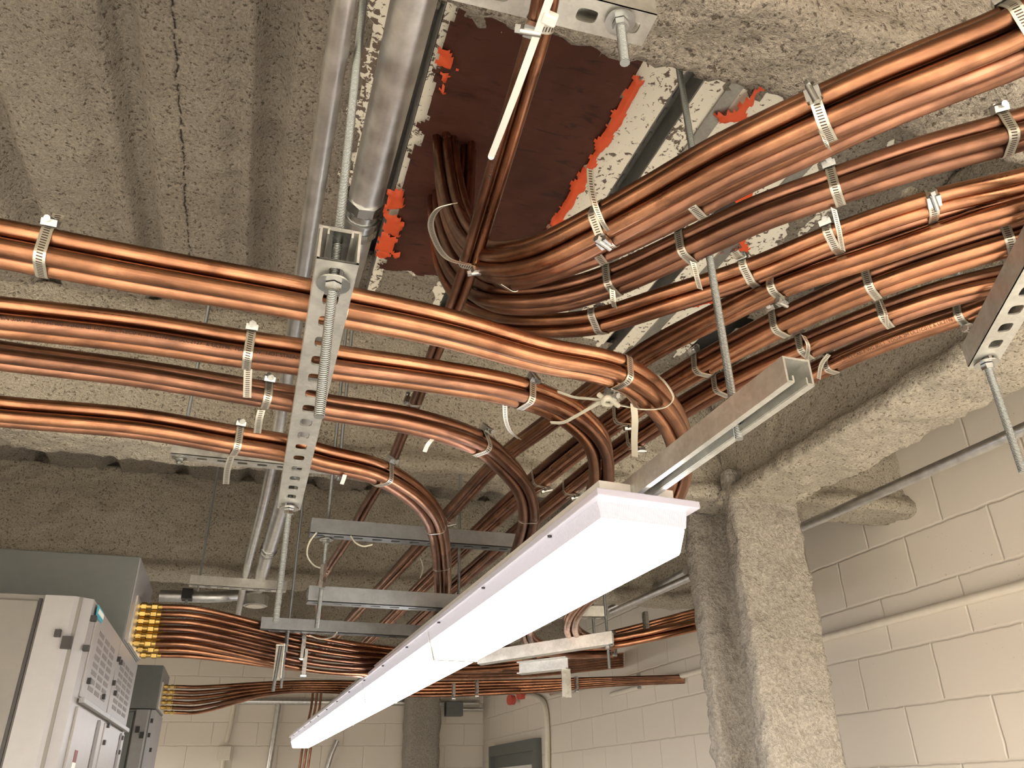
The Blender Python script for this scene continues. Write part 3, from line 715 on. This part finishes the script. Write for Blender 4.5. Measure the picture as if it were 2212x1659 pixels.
K(R4, 1520, 786, 'hose clamp on fourth right bundle left of the threaded rod', ang=95, tail=0)
K(R4, 2175, 520, 'hose clamp on fourth right bundle near right edge', ang=95, tail=0)
K(R5, 1908, 680, 'dull hose clamp on fifth right bundle', ang=120, tail=0)
K(R5, 1742, 745, 'hose clamp on fifth right bundle above the strut end', ang=95, tail=.02)
K(R5, 1562, 832, 'hose clamp on fifth right bundle just above the plain strut', ang=95, tail=0)
K(R5, 2185, 598, 'hose clamp on fifth right bundle beside the right edge strut', ang=95, tail=0)
K(R6, 1795, 787, 'double wrapped hose clamp on lowest right bundle', ang=110, tail=.035, curl=12)
K(R6, 2068, 682, 'hose clamp with screw on lowest right bundle by the rod', ang=-70, tail=0)
K(TR, 1020, 565, 'hose clamp with wide looping tail on the thin trio', ang=-30, tail=0)
K(TR, 1160, 48, 'hose clamp on the thin trio at the top strut', ang=0, tail=0)
K(TR, 893, 865, 'small hose clamp on the thin trio between left bundles', ang=90, tail=0, w=.008)
K(TR, 710, 1226, 'small hose clamp on lower end of the thin trio', ang=0, tail=.03, w=.008)
for bd, px, py, t in ((R4, 1168, 1030, 'fourth'), (R5, 1232, 1052, 'fifth'), (R6, 1290, 1100, 'lowest'), (R3B, 962, 1112, 'split off')):
    K(bd, px, py, f'small distant hose clamp on the {t} right strand behind the left bundles', ang=-60, tail=.03, curl=9, w=.009)
for bd, px, py, t in ((R3B, 1345, 800, 'split off'), (R4, 1345, 900, 'fourth'), (R5, 1375, 948, 'fifth'), (R6, 1400, 1020, 'lowest')):
    K(bd, px, py, f'hose clamp on the {t} right strand behind the tan strap', ang=-60, tail=.03, curl=9, w=.01)
K(R4, 880, 1298, 'small clamp on the fourth right strand between two grey struts', ang=90, tail=.03, w=.009)

# separate long tails (parts of their clamps)
def loose_tail(owner_label, pts, width_dir, w=.0115, name='tail', mat=None):
    own = [o for o in sc.objects if o.get('label') == owner_label][0]
    P = catmull(pts, .004); T = nrm(width_dir); tg = np.gradient(P, axis=0); nn = np.cross(tg, T); nn /= np.linalg.norm(nn, axis=1)[:, None]
    mb = MB(); ribbon(mb, P, T, w, .0009, nn); return mb.build(name, mat or MBAND, own)
loose_tail('hose clamp with wide looping tail on the thin trio', cs([(1015, 572, .735), (970, 560, .73), (938, 515, .72), (932, 475, .715), (950, 450, .715), (982, 440, .72)]), (.9, .2, .55), .011)
loose_tail('hose clamp with long loose tail by the orange sealant edge', cs([(1318, 505, .655), (1300, 478, .65), (1285, 440, .66), (1277, 400, .68), (1275, 365, .70)]), (.95, .3, .2))
loose_tail('hose clamp with curled tail' if False else 'hose clamp with shiny screw on top of second left bundle', cs([(536, 795, .54), (535, 820, .53), (534, 858, .515)]), (1, 0, .05))
loose_tail('hose clamp on third left bundle beside the front strut', cs([(565, 885, .54), (560, 905, .53), (556, 935, .52)]), (1, 0, .05))
loose_tail('hose clamp on lowest left bundle above the trapeze strut', cs([(500, 985, .54), (492, 1010, .53), (488, 1045, .52)]), (1, 0, .05))
loose_tail('hose clamp on second left bundle before its bend, with loose tail', cs([(1090, 872, .56), (1092, 905, .545), (1103, 932, .54), (1122, 948, .54)]), (1, .3, 0), .009)
loose_tail('long hose clamp with brass coloured screw on second right bundle', cs([(1800, 450, .675), (1812, 500, .66), (1820, 540, .655)]), (.9, .2, 0))
loose_tail('hose clamp on second right bundle left of the threaded rod', cs([(1496, 565, .675), (1504, 595, .665), (1512, 624, .66)]), (.9, .2, 0))
loose_tail('hose clamp on second right bundle at its bend', cs([(1322, 625, .67), (1324, 650, .66), (1328, 664, .66)]), (.9, .3, 0))
loose_tail('hose clamp with large screw housing on topmost right bundle', cs([(1772, 285, .65), (1782, 305, .645), (1790, 320, .645)]), (.9, .3, 0))
loose_tail('dull hose clamp on fifth right bundle', cs([(1900, 645, .68), (1912, 675, .66), (1916, 702, .655)]), (.9, .3, 0))
loose_tail('hose clamp on fifth right bundle above the strut end', cs([(1735, 725, .665), (1745, 745, .655), (1742, 775, .655)]), (.9, .3, 0))
loose_tail('double wrapped hose clamp on lowest right bundle', cs([(1790, 765, .665), (1775, 785, .66), (1768, 818, .655)]), (.9, .3, 0))
for lab, pts, cat in (('short white tie end hanging below the third left bundle', [(935, 948, .545), (925, 958, .535), (917, 975, .53)], 'zip tie'),
                      ('short white tie end below lowest left bundle beside trapeze strut', [(745, 1025, .54), (742, 1035, .535), (738, 1045, .53)], 'zip tie')):
    P = catmull(cs(pts), .004); nn = np.cross(np.gradient(P, axis=0), (1, .3, 0)); nn /= np.linalg.norm(nn, axis=1)[:, None]
    mb = MB(); ribbon(mb, P, nrm((1, .3, 0)), .008, .0012, nn); tag(mb.build('zip_tie', MWHITE), lab, cat)
# long white zip tie over the firestop
za = H(1188, -5, .735); zb = H(1061, 338, .735)
e = empty('zip_tie', tuple(za), 'long white zip tie hanging across the dark red firestop patch', 'zip tie')
P = catmull([za, (za*.6+zb*.4)+(0, 0, -.004), (za*.25+zb*.75)+(0, 0, -.003), zb], .01)
T_ = nrm(np.cross(nrm(zb-za), nrm(P[3]-UP))); nn = np.tile(-nrm(P[3]-UP), (len(P), 1)); mb = MB(); ribbon(mb, P, T_, .0085, .0015, nn); mb.build('strap', MWHITE, e)
qh = H(1188, 40, .733); Rz = np.stack([nrm(zb-za), T_, np.cross(nrm(zb-za), T_)], 1); MB().box(qh, (.013, .016, .010), Rz).build('tie_head', MWHITE, e, bevel=.002)
MB().prism(zb, nn[0], .0042, .0015, 16).build('rounded_tip', MWHITE, e)

# tan lacing strap tying the first two left bundles
ts = empty('tan_strap', tuple(H(1310, 868, .53)), 'tan fabric strap knotted between the two uppermost left bundles', 'strap')
def flat(pts, wdir, w, name):
    P = catmull(pts, .005); T = nrm(wdir); tg = np.gradient(P, axis=0); nn = np.cross(tg, T); nn /= np.linalg.norm(nn, axis=1)[:, None]
    mb = MB(); ribbon(mb, P, T, w, .0016, nn); mb.build(name, MSTRAP, ts)
flat(cs([(1420, 812, .575), (1440, 832, .55), (1454, 860, .532), (1440, 877, .525), (1400, 883, .527), (1350, 876, .53), (1312, 868, .53)]), (.5, .6, .5), .010, 'strap_loop')
flat(cs([(1308, 862, .53), (1275, 880, .53), (1240, 900, .533), (1215, 912, .536), (1190, 912, .54)]), (.45, .7, .1), .011, 'strap_loop')
flat(cs([(1305, 864, .53), (1270, 860, .54), (1240, 857, .55), (1205, 845, .56)]), (.4, .8, .1), .008, 'strap_loop')
flat(cs([(1368, 872, .53), (1371, 905, .515), (1370, 950, .50), (1371, 985, .488)]), (1, .1, 0), .012, 'strap_tail')
mb = MB()
mb.tube(catmull(cs([(1293, 852, .53), (1310, 862, .52), (1325, 860, .522), (1318, 873, .525), (1302, 870, .52), (1312, 858, .518), (1335, 876, .525)]), .004), .0042, 8)
mb.build('strap_knot', MSTRAP, ts)

# ---------------------------------------------------------------- printing on the cables
def printed(bd, k, px0, px1, py, text, size, rot=0, rev=False):
    cu = bd.cables[k]; Q = bd.paths[k]
    i0 = int(np.argmin([np.hypot(*(proj(p)-(px0, py))) for p in Q])); 
    fc = bpy.data.curves.new('txt', 'FONT'); fc.body = text; fc.size = size; fc.align_y = 'CENTER'
    to = bpy.data.objects.new('txt', fc); sc.collection.objects.link(to)
    dg = bpy.context.evaluated_depsgraph_get(); me = to.evaluated_get(dg).to_mesh()
    V = np.array([v.co[:] for v in me.vertices]); Fc = [tuple(p.vertices) for p in me.polygons]
    to.evaluated_get(dg).to_mesh_clear(); bpy.data.objects.remove(to); bpy.data.curves.remove(fc)
    L = np.concatenate([[0], np.cumsum(np.linalg.norm(np.diff(Q, axis=0), axis=1))])
    s = L[i0]+(-V[:, 0] if rev else V[:, 0]); s = np.clip(s, L[1], L[-2])
    C = np.stack([np.interp(s, L, Q[:, j]) for j in range(3)], 1); Tq = np.stack([np.interp(s, L, bd.T[:, j]) for j in range(3)], 1)
    Tq /= np.linalg.norm(Tq, axis=1)[:, None]
    n = UP-C; n -= Tq*np.sum(n*Tq, 1)[:, None]; n /= np.linalg.norm(n, axis=1)[:, None]
    u = np.cross(n, Tq)*(-1 if rev else 1)
    a = V[:, 1]/bd.r+math.radians(rot)
    P = C+(bd.r+.0003)*(n*np.cos(a)[:, None]+u*np.sin(a)[:, None])
    MB().add(P, Fc).build('printed_text', MINK, cu)
printed(L2, 0, 5, 0, 690, '2MIN 3/0M - 3MM MN02  NHMMB 1/0  2HIL NEC0 1,  11-C1N 2M ULC2127  & UL2196,  MAX 600V,  HOT STREAM   CU    CU', .0078, rot=22)
printed(R3, 3, 1625, 0, 575, '-1000-PYROTENAX SYSTEM 1850 TYPE  MI', .0085, rot=-5, rev=True)
printed(R3, 3, 1830, 0, 490, 'LO 2/C COMPANY L C/LC 1/2 PER CI', .0085, rot=-12, rev=True)
printed(R6, 1, 1830, 0, 775, 'T2 CABLE WG 802-1  VOGIA 2M UL21C01E & UL2196', .0075, rot=-10, rev=True)
printed(TR, 1, 1148, 0, 90, 'MI CABLE 1850 - 600V UL CLASSIFIED SYSTEM 1850 FIRE RESISTIVE 2 HR', .007, rot=0)

# ---------------------------------------------------------------- conduits
def conduit(pts, r, label, mat=MEMT, couplings=(), name='steel_conduit', step=.05, seg=20):
    P = catmull(pts, step); e = empty(name, tuple(P[0]), label, 'conduit'); MB().tube(P, r, seg).build('pipe', mat, e)
    T = make_frames(P)[0]
    for c in couplings:
        i = int(np.argmin([abs(p[1]-c[0])+(abs(p[0]-c[1]) if len(c) > 1 else 0) for p in P])); mb = MB()
        for d, rr, ll in ((-.035, 1.16, .022), (-.014, 1.09, .014), (0.0, 1.2, .006), (.014, 1.09, .014), (.035, 1.16, .022)):
            mb.prism(P[i]+T[i]*d*r/.028, T[i], r*rr, ll*r/.028, 20 if abs(d) < .03 else 8)
        mb.build('coupling', MZN, e)
    return e
conduit([(.014, -.5, h(.84)), (.012, .9, h(.84)), (0, 2.3, h(.84)), (-.04, 3.4, h(.84)), (-.068, 4.55, h(.84))], .0150, 'thin straight steel conduit running the whole length under the deck', step=.2)
conduit([(.092, -.5, h(.845)), (.090, .98, h(.845)), (.060, 2.3, h(.845)), (.016, 3.62, h(.845))], .0275, 'large steel conduit with compression coupling left of the firestop patch', couplings=((1.02,), (3.15,)), step=.06)
conduit([(1.99, .2, h(.86)), (1.95, 1.44, h(.86)), (1.915, 2.42, h(.86)), (1.87, 4.0, h(.86))], .017, 'steel conduit passing above the right block wall and behind the column', step=.2)
conduit([(2.382, -1, h(.572)), (2.382, 3.0, h(.572)), (2.382, 5.2, h(.572))], .016, 'cream painted conduit along the right block wall', mat=MPAINTPIPE, name='painted_conduit', step=.3)
conduit([PY(1480, 1235, 3.6), PY(1395, 1280, 4.0), PY(1318, 1315, 4.4)], .017, 'steel conduit segment between fixture and column', step=.1)
# flexible curve and box beyond the second beam
conduit([PY(345, 1287, 4.4), PY(400, 1288, 4.4), PY(470, 1289, 4.4), PY(530, 1282, 4.45), PY(560, 1270, 4.5)], .030, 'curved steel conduit entering behind grey pull box', couplings=(), step=.05)
q = PY(552, 1298, 4.2); e = empty('junction_box', tuple(q), 'shiny octagonal junction box under the distant trapeze', 'junction box')
MB().prism(q, (0, 0, 1), .062, .05, 8).build('box_body', MGAL, e); MB().prism(q-(0, 0, .028), (0, 0, 1), .045, .004, 8).build('cover', MPAINTPIPE, e)
q = PY(405, 1285, 4.35); e = empty('pipe_hanger', tuple(q), 'black clamp holding the curved conduit', 'pipe hanger')
MB().box(q, (.05, .08, .05)).build('clamp_body', MBLACK, e); MB().tube([q, q-(0, 0, .08), q-(0, 0, .16)], .007, 8).build('hanger_rod', MTHR, e)

# ---------------------------------------------------------------- lit fixture
fx = empty('strip_light_fixture', (.56, 3.8, h(.40)), 'long glowing white strip light hanging below the plain strut', 'light fixture')
a0 = H(1280, 1060, .40); a1 = H(1500, 1090, .40); b0 = H(625, 1590, .40)
x0, y0_, x1, y1_ = a0[0], a0[1], b0[0], b0[1]; W_ = a1[0]-a0[0]
def fpt(s, lat, z):    # s: along 0..1, lat 0..1 across flange
    c = np.array([x0+(x1-x0)*s+W_*lat*1.0, y0_+(y1_-y0_)*s+.018*lat, h(z)]); return c
def hexa(mb, s0, s1, l0, l1, z0, z1, inset=0):
    V = []
    for s in (s0, s1):
        for (l, z) in ((l0, z1), (l1, z1), (l1-inset, z0), (l0+inset, z0)): V.append(fpt(s, l, z))
    mb.add(V, [(0, 1, 2, 3), (7, 6, 5, 4), (0, 4, 5, 1), (1, 5, 6, 2), (2, 6, 7, 3), (3, 7, 4, 0)])
mb = MB(); hexa(mb, -.003, 1.003, 0, 1, .388, .400); mb.build('clear_flange', MFL, fx, bevel=.002)
mb = MB(); hexa(mb, .004, .996, .13, .87, .401, .428); mb.build('housing', MWHITE, fx)
for k in range(5):
    mb = MB(); hexa(mb, .2*k+.0015, .2*k+.1985, .085, .915, .318, .362, .085); mb.build('lens_section', MLENS, fx, bevel=.005)
    mb = MB(); hexa(mb, .2*k+.0015, .2*k+.1985, .06, .94, .3625, .388, .025); mb.build('lens_skirt', MSKIRT, fx)
for k in range(1, 5):
    mb = MB(); hexa(mb, .2*k-.0015, .2*k+.0015, .065, .935, .316, .389, .10); mb.build('joint_band', MWHITE, fx)
mb = MB()
for k in range(14): c = fpt(.035+.07*k, .035, .387); mb.prism(c, (0, 0, 1), .004, .004, 8)
mb.build('flange_screw', MBLACK, fx)

# ---------------------------------------------------------------- cabinets on the left
def face_poly(mb, pts, nvec, th=.003):
    pts = np.array(pts); n_ = len(pts); mb.add(np.vstack([pts, pts+np.array(nvec)*th]), [tuple(range(n_-1, -1, -1)), tuple(range(n_, 2*n_))]+[(i, (i+1) % n_, n_+(i+1) % n_, n_+i) for i in range(n_)])
XF = -.345
def cabinet(Y0, Y1, label, XF, hh, detail):
    e = empty('switchboard_cabinet', (XF-.4, (Y0+Y1)/2, 0), label, 'electrical cabinet')
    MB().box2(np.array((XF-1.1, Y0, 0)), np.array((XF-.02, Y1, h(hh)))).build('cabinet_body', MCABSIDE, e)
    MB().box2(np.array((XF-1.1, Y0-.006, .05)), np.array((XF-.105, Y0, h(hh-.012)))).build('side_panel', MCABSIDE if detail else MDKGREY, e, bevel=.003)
    MB().box2(np.array((XF-.105, Y0-.0065, .02)), np.array((XF-.099, Y0+.002, h(hh-.008)))).build('door_gap', MBLACK, e)
    mb = MB(); mb.add([(XF-.094, Y0-.006, 0), (XF-.035, Y0-.006, 0), (XF, Y0+.02, 0), (XF-.094, Y0+.02, 0), (XF-.094, Y0-.006, h(hh)), (XF-.035, Y0-.006, h(hh)), (XF, Y0+.02, h(hh)), (XF-.094, Y0+.02, h(hh))],
                      [(0, 1, 5, 4), (1, 2, 6, 5), (2, 3, 7, 6), (3, 0, 4, 7), (4, 5, 6, 7), (3, 2, 1, 0)]); mb.build('corner_post', MCABTRIM, e)
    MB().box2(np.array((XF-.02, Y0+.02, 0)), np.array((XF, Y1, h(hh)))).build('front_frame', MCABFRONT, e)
    return e
c1 = cabinet(2.0, 3.05, 'large grey switchboard cabinet at lower left with vented front', XF, .405, True)
def FP(px, py): return PX(px, py, XF)
def panel(e, X, ya, yb, za, zb, name, mat, th=.004, bevel=.001):
    return MB().box2(np.array((X, ya, za)), np.array((X+th, yb, zb))).build(name, mat, e, bevel=bevel)
ztop = h(.40)
sec = [(2.09, 2.53), (2.55, 3.03)]
for si, (ya, yb) in enumerate(sec):
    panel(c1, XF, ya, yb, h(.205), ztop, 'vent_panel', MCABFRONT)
    mb = MB(); wv = (yb-ya-.12)/3
    for cidx in range(3):
        for r_ in range(8):
            yy = ya+.06+cidx*wv+.012; zz = h(.36-.0175*r_)
            mb.box2(np.array((XF+.0035, yy, zz-.010)), np.array((XF+.005, yy+wv-.03, zz)))
    mb.build('vent_slots', MVENT, c1)
    panel(c1, XF+.004, ya-.01, yb+.005, h(.192), h(.203), 'rail', MCABTRIM, .012)
    panel(c1, XF, ya, yb-.14, h(-.35), h(.185), 'door', MCABFRONT, .006)
    panel(c1, XF+.006, yb-.13, yb-.08, h(-1.6), h(.18), 'hinge_strip', MVENT, .002)
    panel(c1, XF, yb-.07, yb, h(-1.6), h(.185), 'edge_panel', MCABFRONT, .005)
    panel(c1, XF, ya, yb-.14, h(-1.6), h(-.36), 'lower_door', MCABFRONT, .006)
mb = MB()
for px, py in ((196, 1336), (180, 1400), (251, 1424), (255, 1431), (185, 1471), (240, 1475), (217, 1505), (243, 1497), (227, 1567), (218, 1604), (258, 1594), (251, 1625)):
    p = FP(px, py); MB().box(p+(.006, 0, 0), (.012, .018, .012)).build('black_latch', MBLACK, c1)
mb = MB()
for px, py, s in ((125, 1368, .012), (144, 1388, .02)):
    p = PY(px, py, 1.99); MB().box(p, (s, .012, s*1.3)).build('side_fastener', MBLACK, c1)
# teal maker's badge with pale lettering block
p = [FP(206, 1306), FP(219, 1326), FP(213, 1346), FP(201, 1332)]; mb = MB(); face_poly(mb, [q + (.005, 0, 0) for q in p], (1, 0, 0), .002); bdg = mb.build('badge', MTEAL, c1)
p = [FP(207, 1314), FP(217, 1328), FP(215, 1338), FP(204, 1324)]; mb = MB(); face_poly(mb, [q + (.0072, 0, 0) for q in p], (1, 0, 0), .001); mb.build('pale_mark', MLABEL, c1)
zt, zb_ = h(.075), h(-.36)
for za, zb2, mt in ((.100, .075, MMAROON), (.075, .02, MLABEL), (.018, -.11, MLABEL), (-.11, -.125, MMAROON), (-.125, -.15, MRED), (-.15, -.20, MLABEL), (-.20, -.225, MMAROON)):
    panel(c1, XF+.006, 2.16, 2.20, h(zb2), h(za), 'strip_label', mt, .001, 0)
# pull box with brass glands
def pullbox(x1, ya, yb, za, zb, label, nrow, ncol, mat=MDKGREY):
    e = empty('pull_box', (x1-.5, (ya+yb)/2, h(za)), label, 'pull box')
    MB().box2(np.array((x1-1.3, ya, h(za))), np.array((x1, yb, h(zb)))).build('box_body', mat, e, bevel=.003)
    MB().box2(np.array((x1, ya+.004, h(za)+.004)), np.array((x1+.004, yb-.004, h(zb)-.004))).build('end_plate', MCABTRIM, e)
    MB().box2(np.array((x1+.004, ya+.07, h(za)+.006)), np.array((x1+.009, yb-.01, h(za)+.145))).build('gland_plate', MGAL, e)
    pos = []
    for r_ in range(nrow):
        for c_ in range(ncol):
            y = ya+.16+(yb-ya-.20)*(c_/(max(1, ncol-1))); z = h(za)+.020+.112*r_/(nrow-1)
            mb = MB(); mb.prism((x1+.025, y, z), (1, 0, 0), .0085, .034, 12); mb.prism((x1+.02, y, z), (1, 0, 0), .0118, .014, 6); mb.prism((x1+.052, y, z), (1, 0, 0), .0115, .016, 6); mb.prism((x1+.068, y, z), (1, 0, 0), .0095, .012, 12)
            mb.build('brass_gland', MBRASS, e); pos.append(np.array((x1+.07, y, z)))
    return pos
g1 = pullbox(-.345, 2.60, 3.04, .408, .655, 'dark grey pull box with brass glands on top of large cabinet', 6, 3)
g2p = pullbox(-.43, 5.0, 5.5, .435, .66, 'far smaller grey pull box with brass glands', 5, 2)
c2 = cabinet(5.0, 5.55, 'far narrow grey cabinet behind the large one', -.43, .43, False)
mb = MB()
for px, py in ((297, 1576), (306, 1588)): MB().box(PY(px, py, 4.985), (.02, .012, .03)).build('black_latch', MBLACK, c2)
for px, py in ((328, 1557), (322, 1588), (325, 1620)): MB().box(PX(px, py, -.425), (.012, .025, .02)).build('black_latch', MBLACK, c2)

# cable runs from the glands
def run(pts, r, label, group, mat, seg=10):
    P = catmull(pts, .03); o = MB().tube(P, r, seg).build('copper_cable', mat); tag(o, label, 'cable', group)
rows = ['lowest', 'second', 'third', 'fourth', 'fifth', 'top']; cols = ['near', 'middle', 'far']
for n_, g in enumerate(g1):
    r_ = n_//3; c_ = n_ % 3; k = r_/5.
    j = (random.random()-.5)
    yo = c_*.028
    a = PY(480, 1440-88*k-3*c_, g[1]); a[1] = g[1]*.7+.3*(3.0+yo)
    b = PY(700, 1452-72*k, 3.02+yo)
    if c_ < 2:
        cpt = PY(1120, 1440-36*k, 3.25+yo); d = PY(1300, 1405-34*k, 3.12+yo); e_ = PY(1490, 1352-30*k, 2.95+yo); f_ = PX(1600, 1318-30*k, 2.39)
        pts = [g, g+(.10, 0, 0), b, PY(900, 1452-46*k, 3.15+yo), cpt, d, e_, f_]
    else:
        pts = [g, g+(.10, 0, 0), b, PY(900, 1465-40*k, 3.4), PY(1120, 1462-30*k, 4.1), PY(1250, 1450-26*k, 4.6), PX(1345, 1440-28*k, 2.39)]
    run(pts, .0085, f'copper cable from {rows[r_]} row {cols[c_]} gland of the dark pull box', 'cables fanning out of the dark pull box', MCU if random.random() < .5 else MCD)
rows5 = ['lowest', 'second', 'third', 'fourth', 'top']
for n_, g in enumerate(g2p):
    r_ = n_//2; c_ = n_ % 2; k = r_/4.
    tgt = [g, g+(.12, 0, 0), PY(620, 1494-20*k, 4.95+.05*c_), PY(900, 1503-28*k, 4.85+.04*c_), PY(1150, 1494-24*k, 4.7+.04*c_)]
    if k >= .5 or c_ == 0: tgt += [PY(1320, 1480-15*k, 4.5), PX(1478, 1473-12*k, 2.39)]
    else: tgt += [PX(1190, 1500-5*k, 2.38)]
    run(tgt, .010, f'copper cable from {rows5[r_]} row {("near", "far")[c_]} gland of the far pull box', 'cables fanning out of the far pull box', MCU if random.random() < .5 else MCD)
for i, dx in enumerate((0, 9, 18)):
    run([PY(676+dx, 1495, 7.4), PY(672+dx, 1530, 7.4), PY(656+dx, 1600, 7.4), PY(644+dx, 1680, 7.4)], .010, f'{("left", "middle", "right")[i]} copper riser dropping down beside the fixture end', 'copper risers', MCD)
for i, (px, py) in enumerate(((655, 1395), (658, 1430), (1395, 1345), (1325, 1388), (1245, 1475), (1380, 1468), (980, 1490), (1030, 1485))):
    Yp = 2.97 if py < 1440 else 4.55
    p = PY(px, py, Yp); e = empty('hose_clamp', tuple(p), ['clamp on upper part of cable fan beside lowest grey strut', 'clamp on lower part of cable fan beside lowest grey strut', 'clamp on upper cables left of column', 'clamp above tip of bright angled strut', 'clamp on far cables below the bracket', 'clamp on far cables close to column', 'clamp on far cables below fixture', 'clamp on far cables right below fixture middle'][i], 'hose clamp', 'distant clamps')
    MB().box(p, (.014, .03, .085 if py < 1440 else .07)).build('band', MZN, e); MB().prism(p-(0, 0, .045), (1, 0, 0), .008, .02, 8).build('screw', MZN, e)

# ---------------------------------------------------------------- things on the far walls
conduit([PY(507, 1515, 8.38), PY(500, 1560, 8.38), PY(489, 1605, 8.38)], .02, 'cream conduit down to the back wall box', mat=MPAINTPIPE, name='painted_conduit', step=.1)
q = PY(485, 1627, 8.37); e = empty('wall_box', tuple(q), 'square cream electrical box on the back wall', 'wall box'); MB().box(q, (.11, .05, .12)).build('box_body', MPAINTPIPE, e, bevel=.004)
MB().box(q-(0, .027, 0), (.10, .004, .11)).build('cover', MPAINTPIPE, e)
conduit([q-(0, 0, .06), q-(0, 0, .3), q-(0, 0, .6)], .02, 'cream conduit below the back wall box', mat=MPAINTPIPE, name='painted_conduit', step=.1)
conduit([PY(603, 1515, 8.36), PY(590, 1600, 8.36), PY(575, 1690, 8.36)], .026, 'bare steel conduit on back wall left of the fixture end', step=.2)
conduit([PY(728, 1600, 8.36), PY(712, 1640, 8.36), PY(700, 1690, 8.36)], .022, 'bare steel conduit on back wall right of the fixture end', step=.2)
conduit([PY(345, 1513, 8.36), PY(680, 1516, 8.36), PY(1035, 1520, 8.36)], .03, 'horizontal steel conduit along the top of the back wall', step=.3)
conduit([PX(1128, 1504, 2.375), PX(1160, 1506, 2.375), PX(1176, 1522, 2.375), PX(1181, 1560, 2.375), PX(1183, 1680, 2.375)], .022, 'cream conduit bending down the far right wall', mat=MPAINTPIPE, name='painted_conduit', step=.05)
q = PY(980, 1532, 8.2); e = empty('wall_box', tuple(q), 'dark box mounted high by the far corner', 'wall box'); MB().box(q, (.17, .1, .13)).build('box_body', MDKGREY, e, bevel=.004)
MB().tube([q, q+(.3, 0, 0)], .02, 8).build('conduit_stub', MEMT, e)
# door on the right wall far away
dr = bpy.data.objects.new('door_1', None); dr.location = (2.38, 7.3, 0); sc.collection.objects.link(dr); tag(dr, kind='structure')
ya, yb = PX(1160, 1620, 2.38)[1], 7.95; zt = h(.30)
mb = MB(); mb.box2(np.array((2.34, ya-.06, 0)), np.array((2.40, ya, zt+.09))); mb.box2(np.array((2.34, yb, 0)), np.array((2.40, yb+.06, zt+.09))); mb.box2(np.array((2.34, ya, zt)), np.array((2.40, yb, zt+.09))); mb.build('door_frame', MDKGREY, dr)
MB().box2(np.array((2.375, ya, 0)), np.array((2.395, yb, zt))).build('door_leaf', MDKGREY, dr)
MB().box2(np.array((2.368, ya+.12, h(-.4))), np.array((2.376, yb-.12, zt-.10))).build('door_glass', MWHITE, dr)
# lump of spray caught on the cable
q = R3.P[R3.near(1985, 432)]+(0, 0, .012); V = []
mb = MB(); 
for k in range(5): mb.prism(q+np.array((-.012+.006*k, .004*math.sin(k*2), .004*math.cos(k*3))), (random.random(), random.random(), 1), .013-.001*k, .016, 7, .007)
tag(mb.build('spray_lump', MFPB), 'pale lump of fallen spray resting on the third right bundle', 'spray lump')

# wire ties left loose round the grey struts
for lab, pts in (('loose thin wire loop left of the upper grey strut rod', [(684, 1150, .60), (668, 1172, .58), (664, 1200, .56), (680, 1222, .55), (700, 1227, .56)]),
                 ('white wire end curling below the upper grey strut', [(758, 1158, .60), (768, 1172, .58), (785, 1180, .57), (805, 1176, .575)]),
                 ('thin wire end curling below the lowest grey strut', [(668, 1372, .50), (690, 1380, .49), (712, 1378, .49), (728, 1366, .49)]),
                 ('thin wire hanging from the split off right strand', [(908, 1205, .64), (914, 1225, .62), (908, 1248, .61)])):
    P = catmull(cs(pts), .006); tag(MB().tube(P, .0022, 8).build('wire_tie', MSTRAP), lab, 'wire tie')
for (px, py, z), lab in (((709, 1128, .642), 'pressed steel clip on top of the upper grey strut'), ((690, 1273, .487), 'pressed steel clip on top of the middle grey strut')):
    q = H(px, py, z); tag(MB().box(q+(0, .02, 0), (.06, .055, .008)).box(q+(0, -.008, -.012), (.06, .004, .03)).build('strut_clip', MGALG), lab, 'strut clip')
q = PY(606, 1395, 2.86); e = empty('strut_bracket', tuple(q), 'stubby channel bracket under left end of lowest grey strut', 'bracket')
MB().box(q+(0, 0, 0), (.03, .03, .004)).box(q+(0, .02, -.05), (.026, .004, .11)).box(q+(.012, .0, -.05), (.003, .04, .11)).build('channel_stub', MGAL, e)
MB().tube([q-(0, .01, .0), q-(.004, .01, .07), q-(.008, .01, .145)], .0055, 8).build('hanger_rod', MTHR, e)
for (px, py), lab in (((1105, 1512), 'left red cap on a sleeve at the far right wall'), ((1126, 1500), 'right red cap on a sleeve at the far right wall')):
    q = PX(px, py, 2.33); tag(MB().prism(q, (1, .25, 0), .045, .05, 16, .04).build('red_cap', MRED), lab, 'cap')
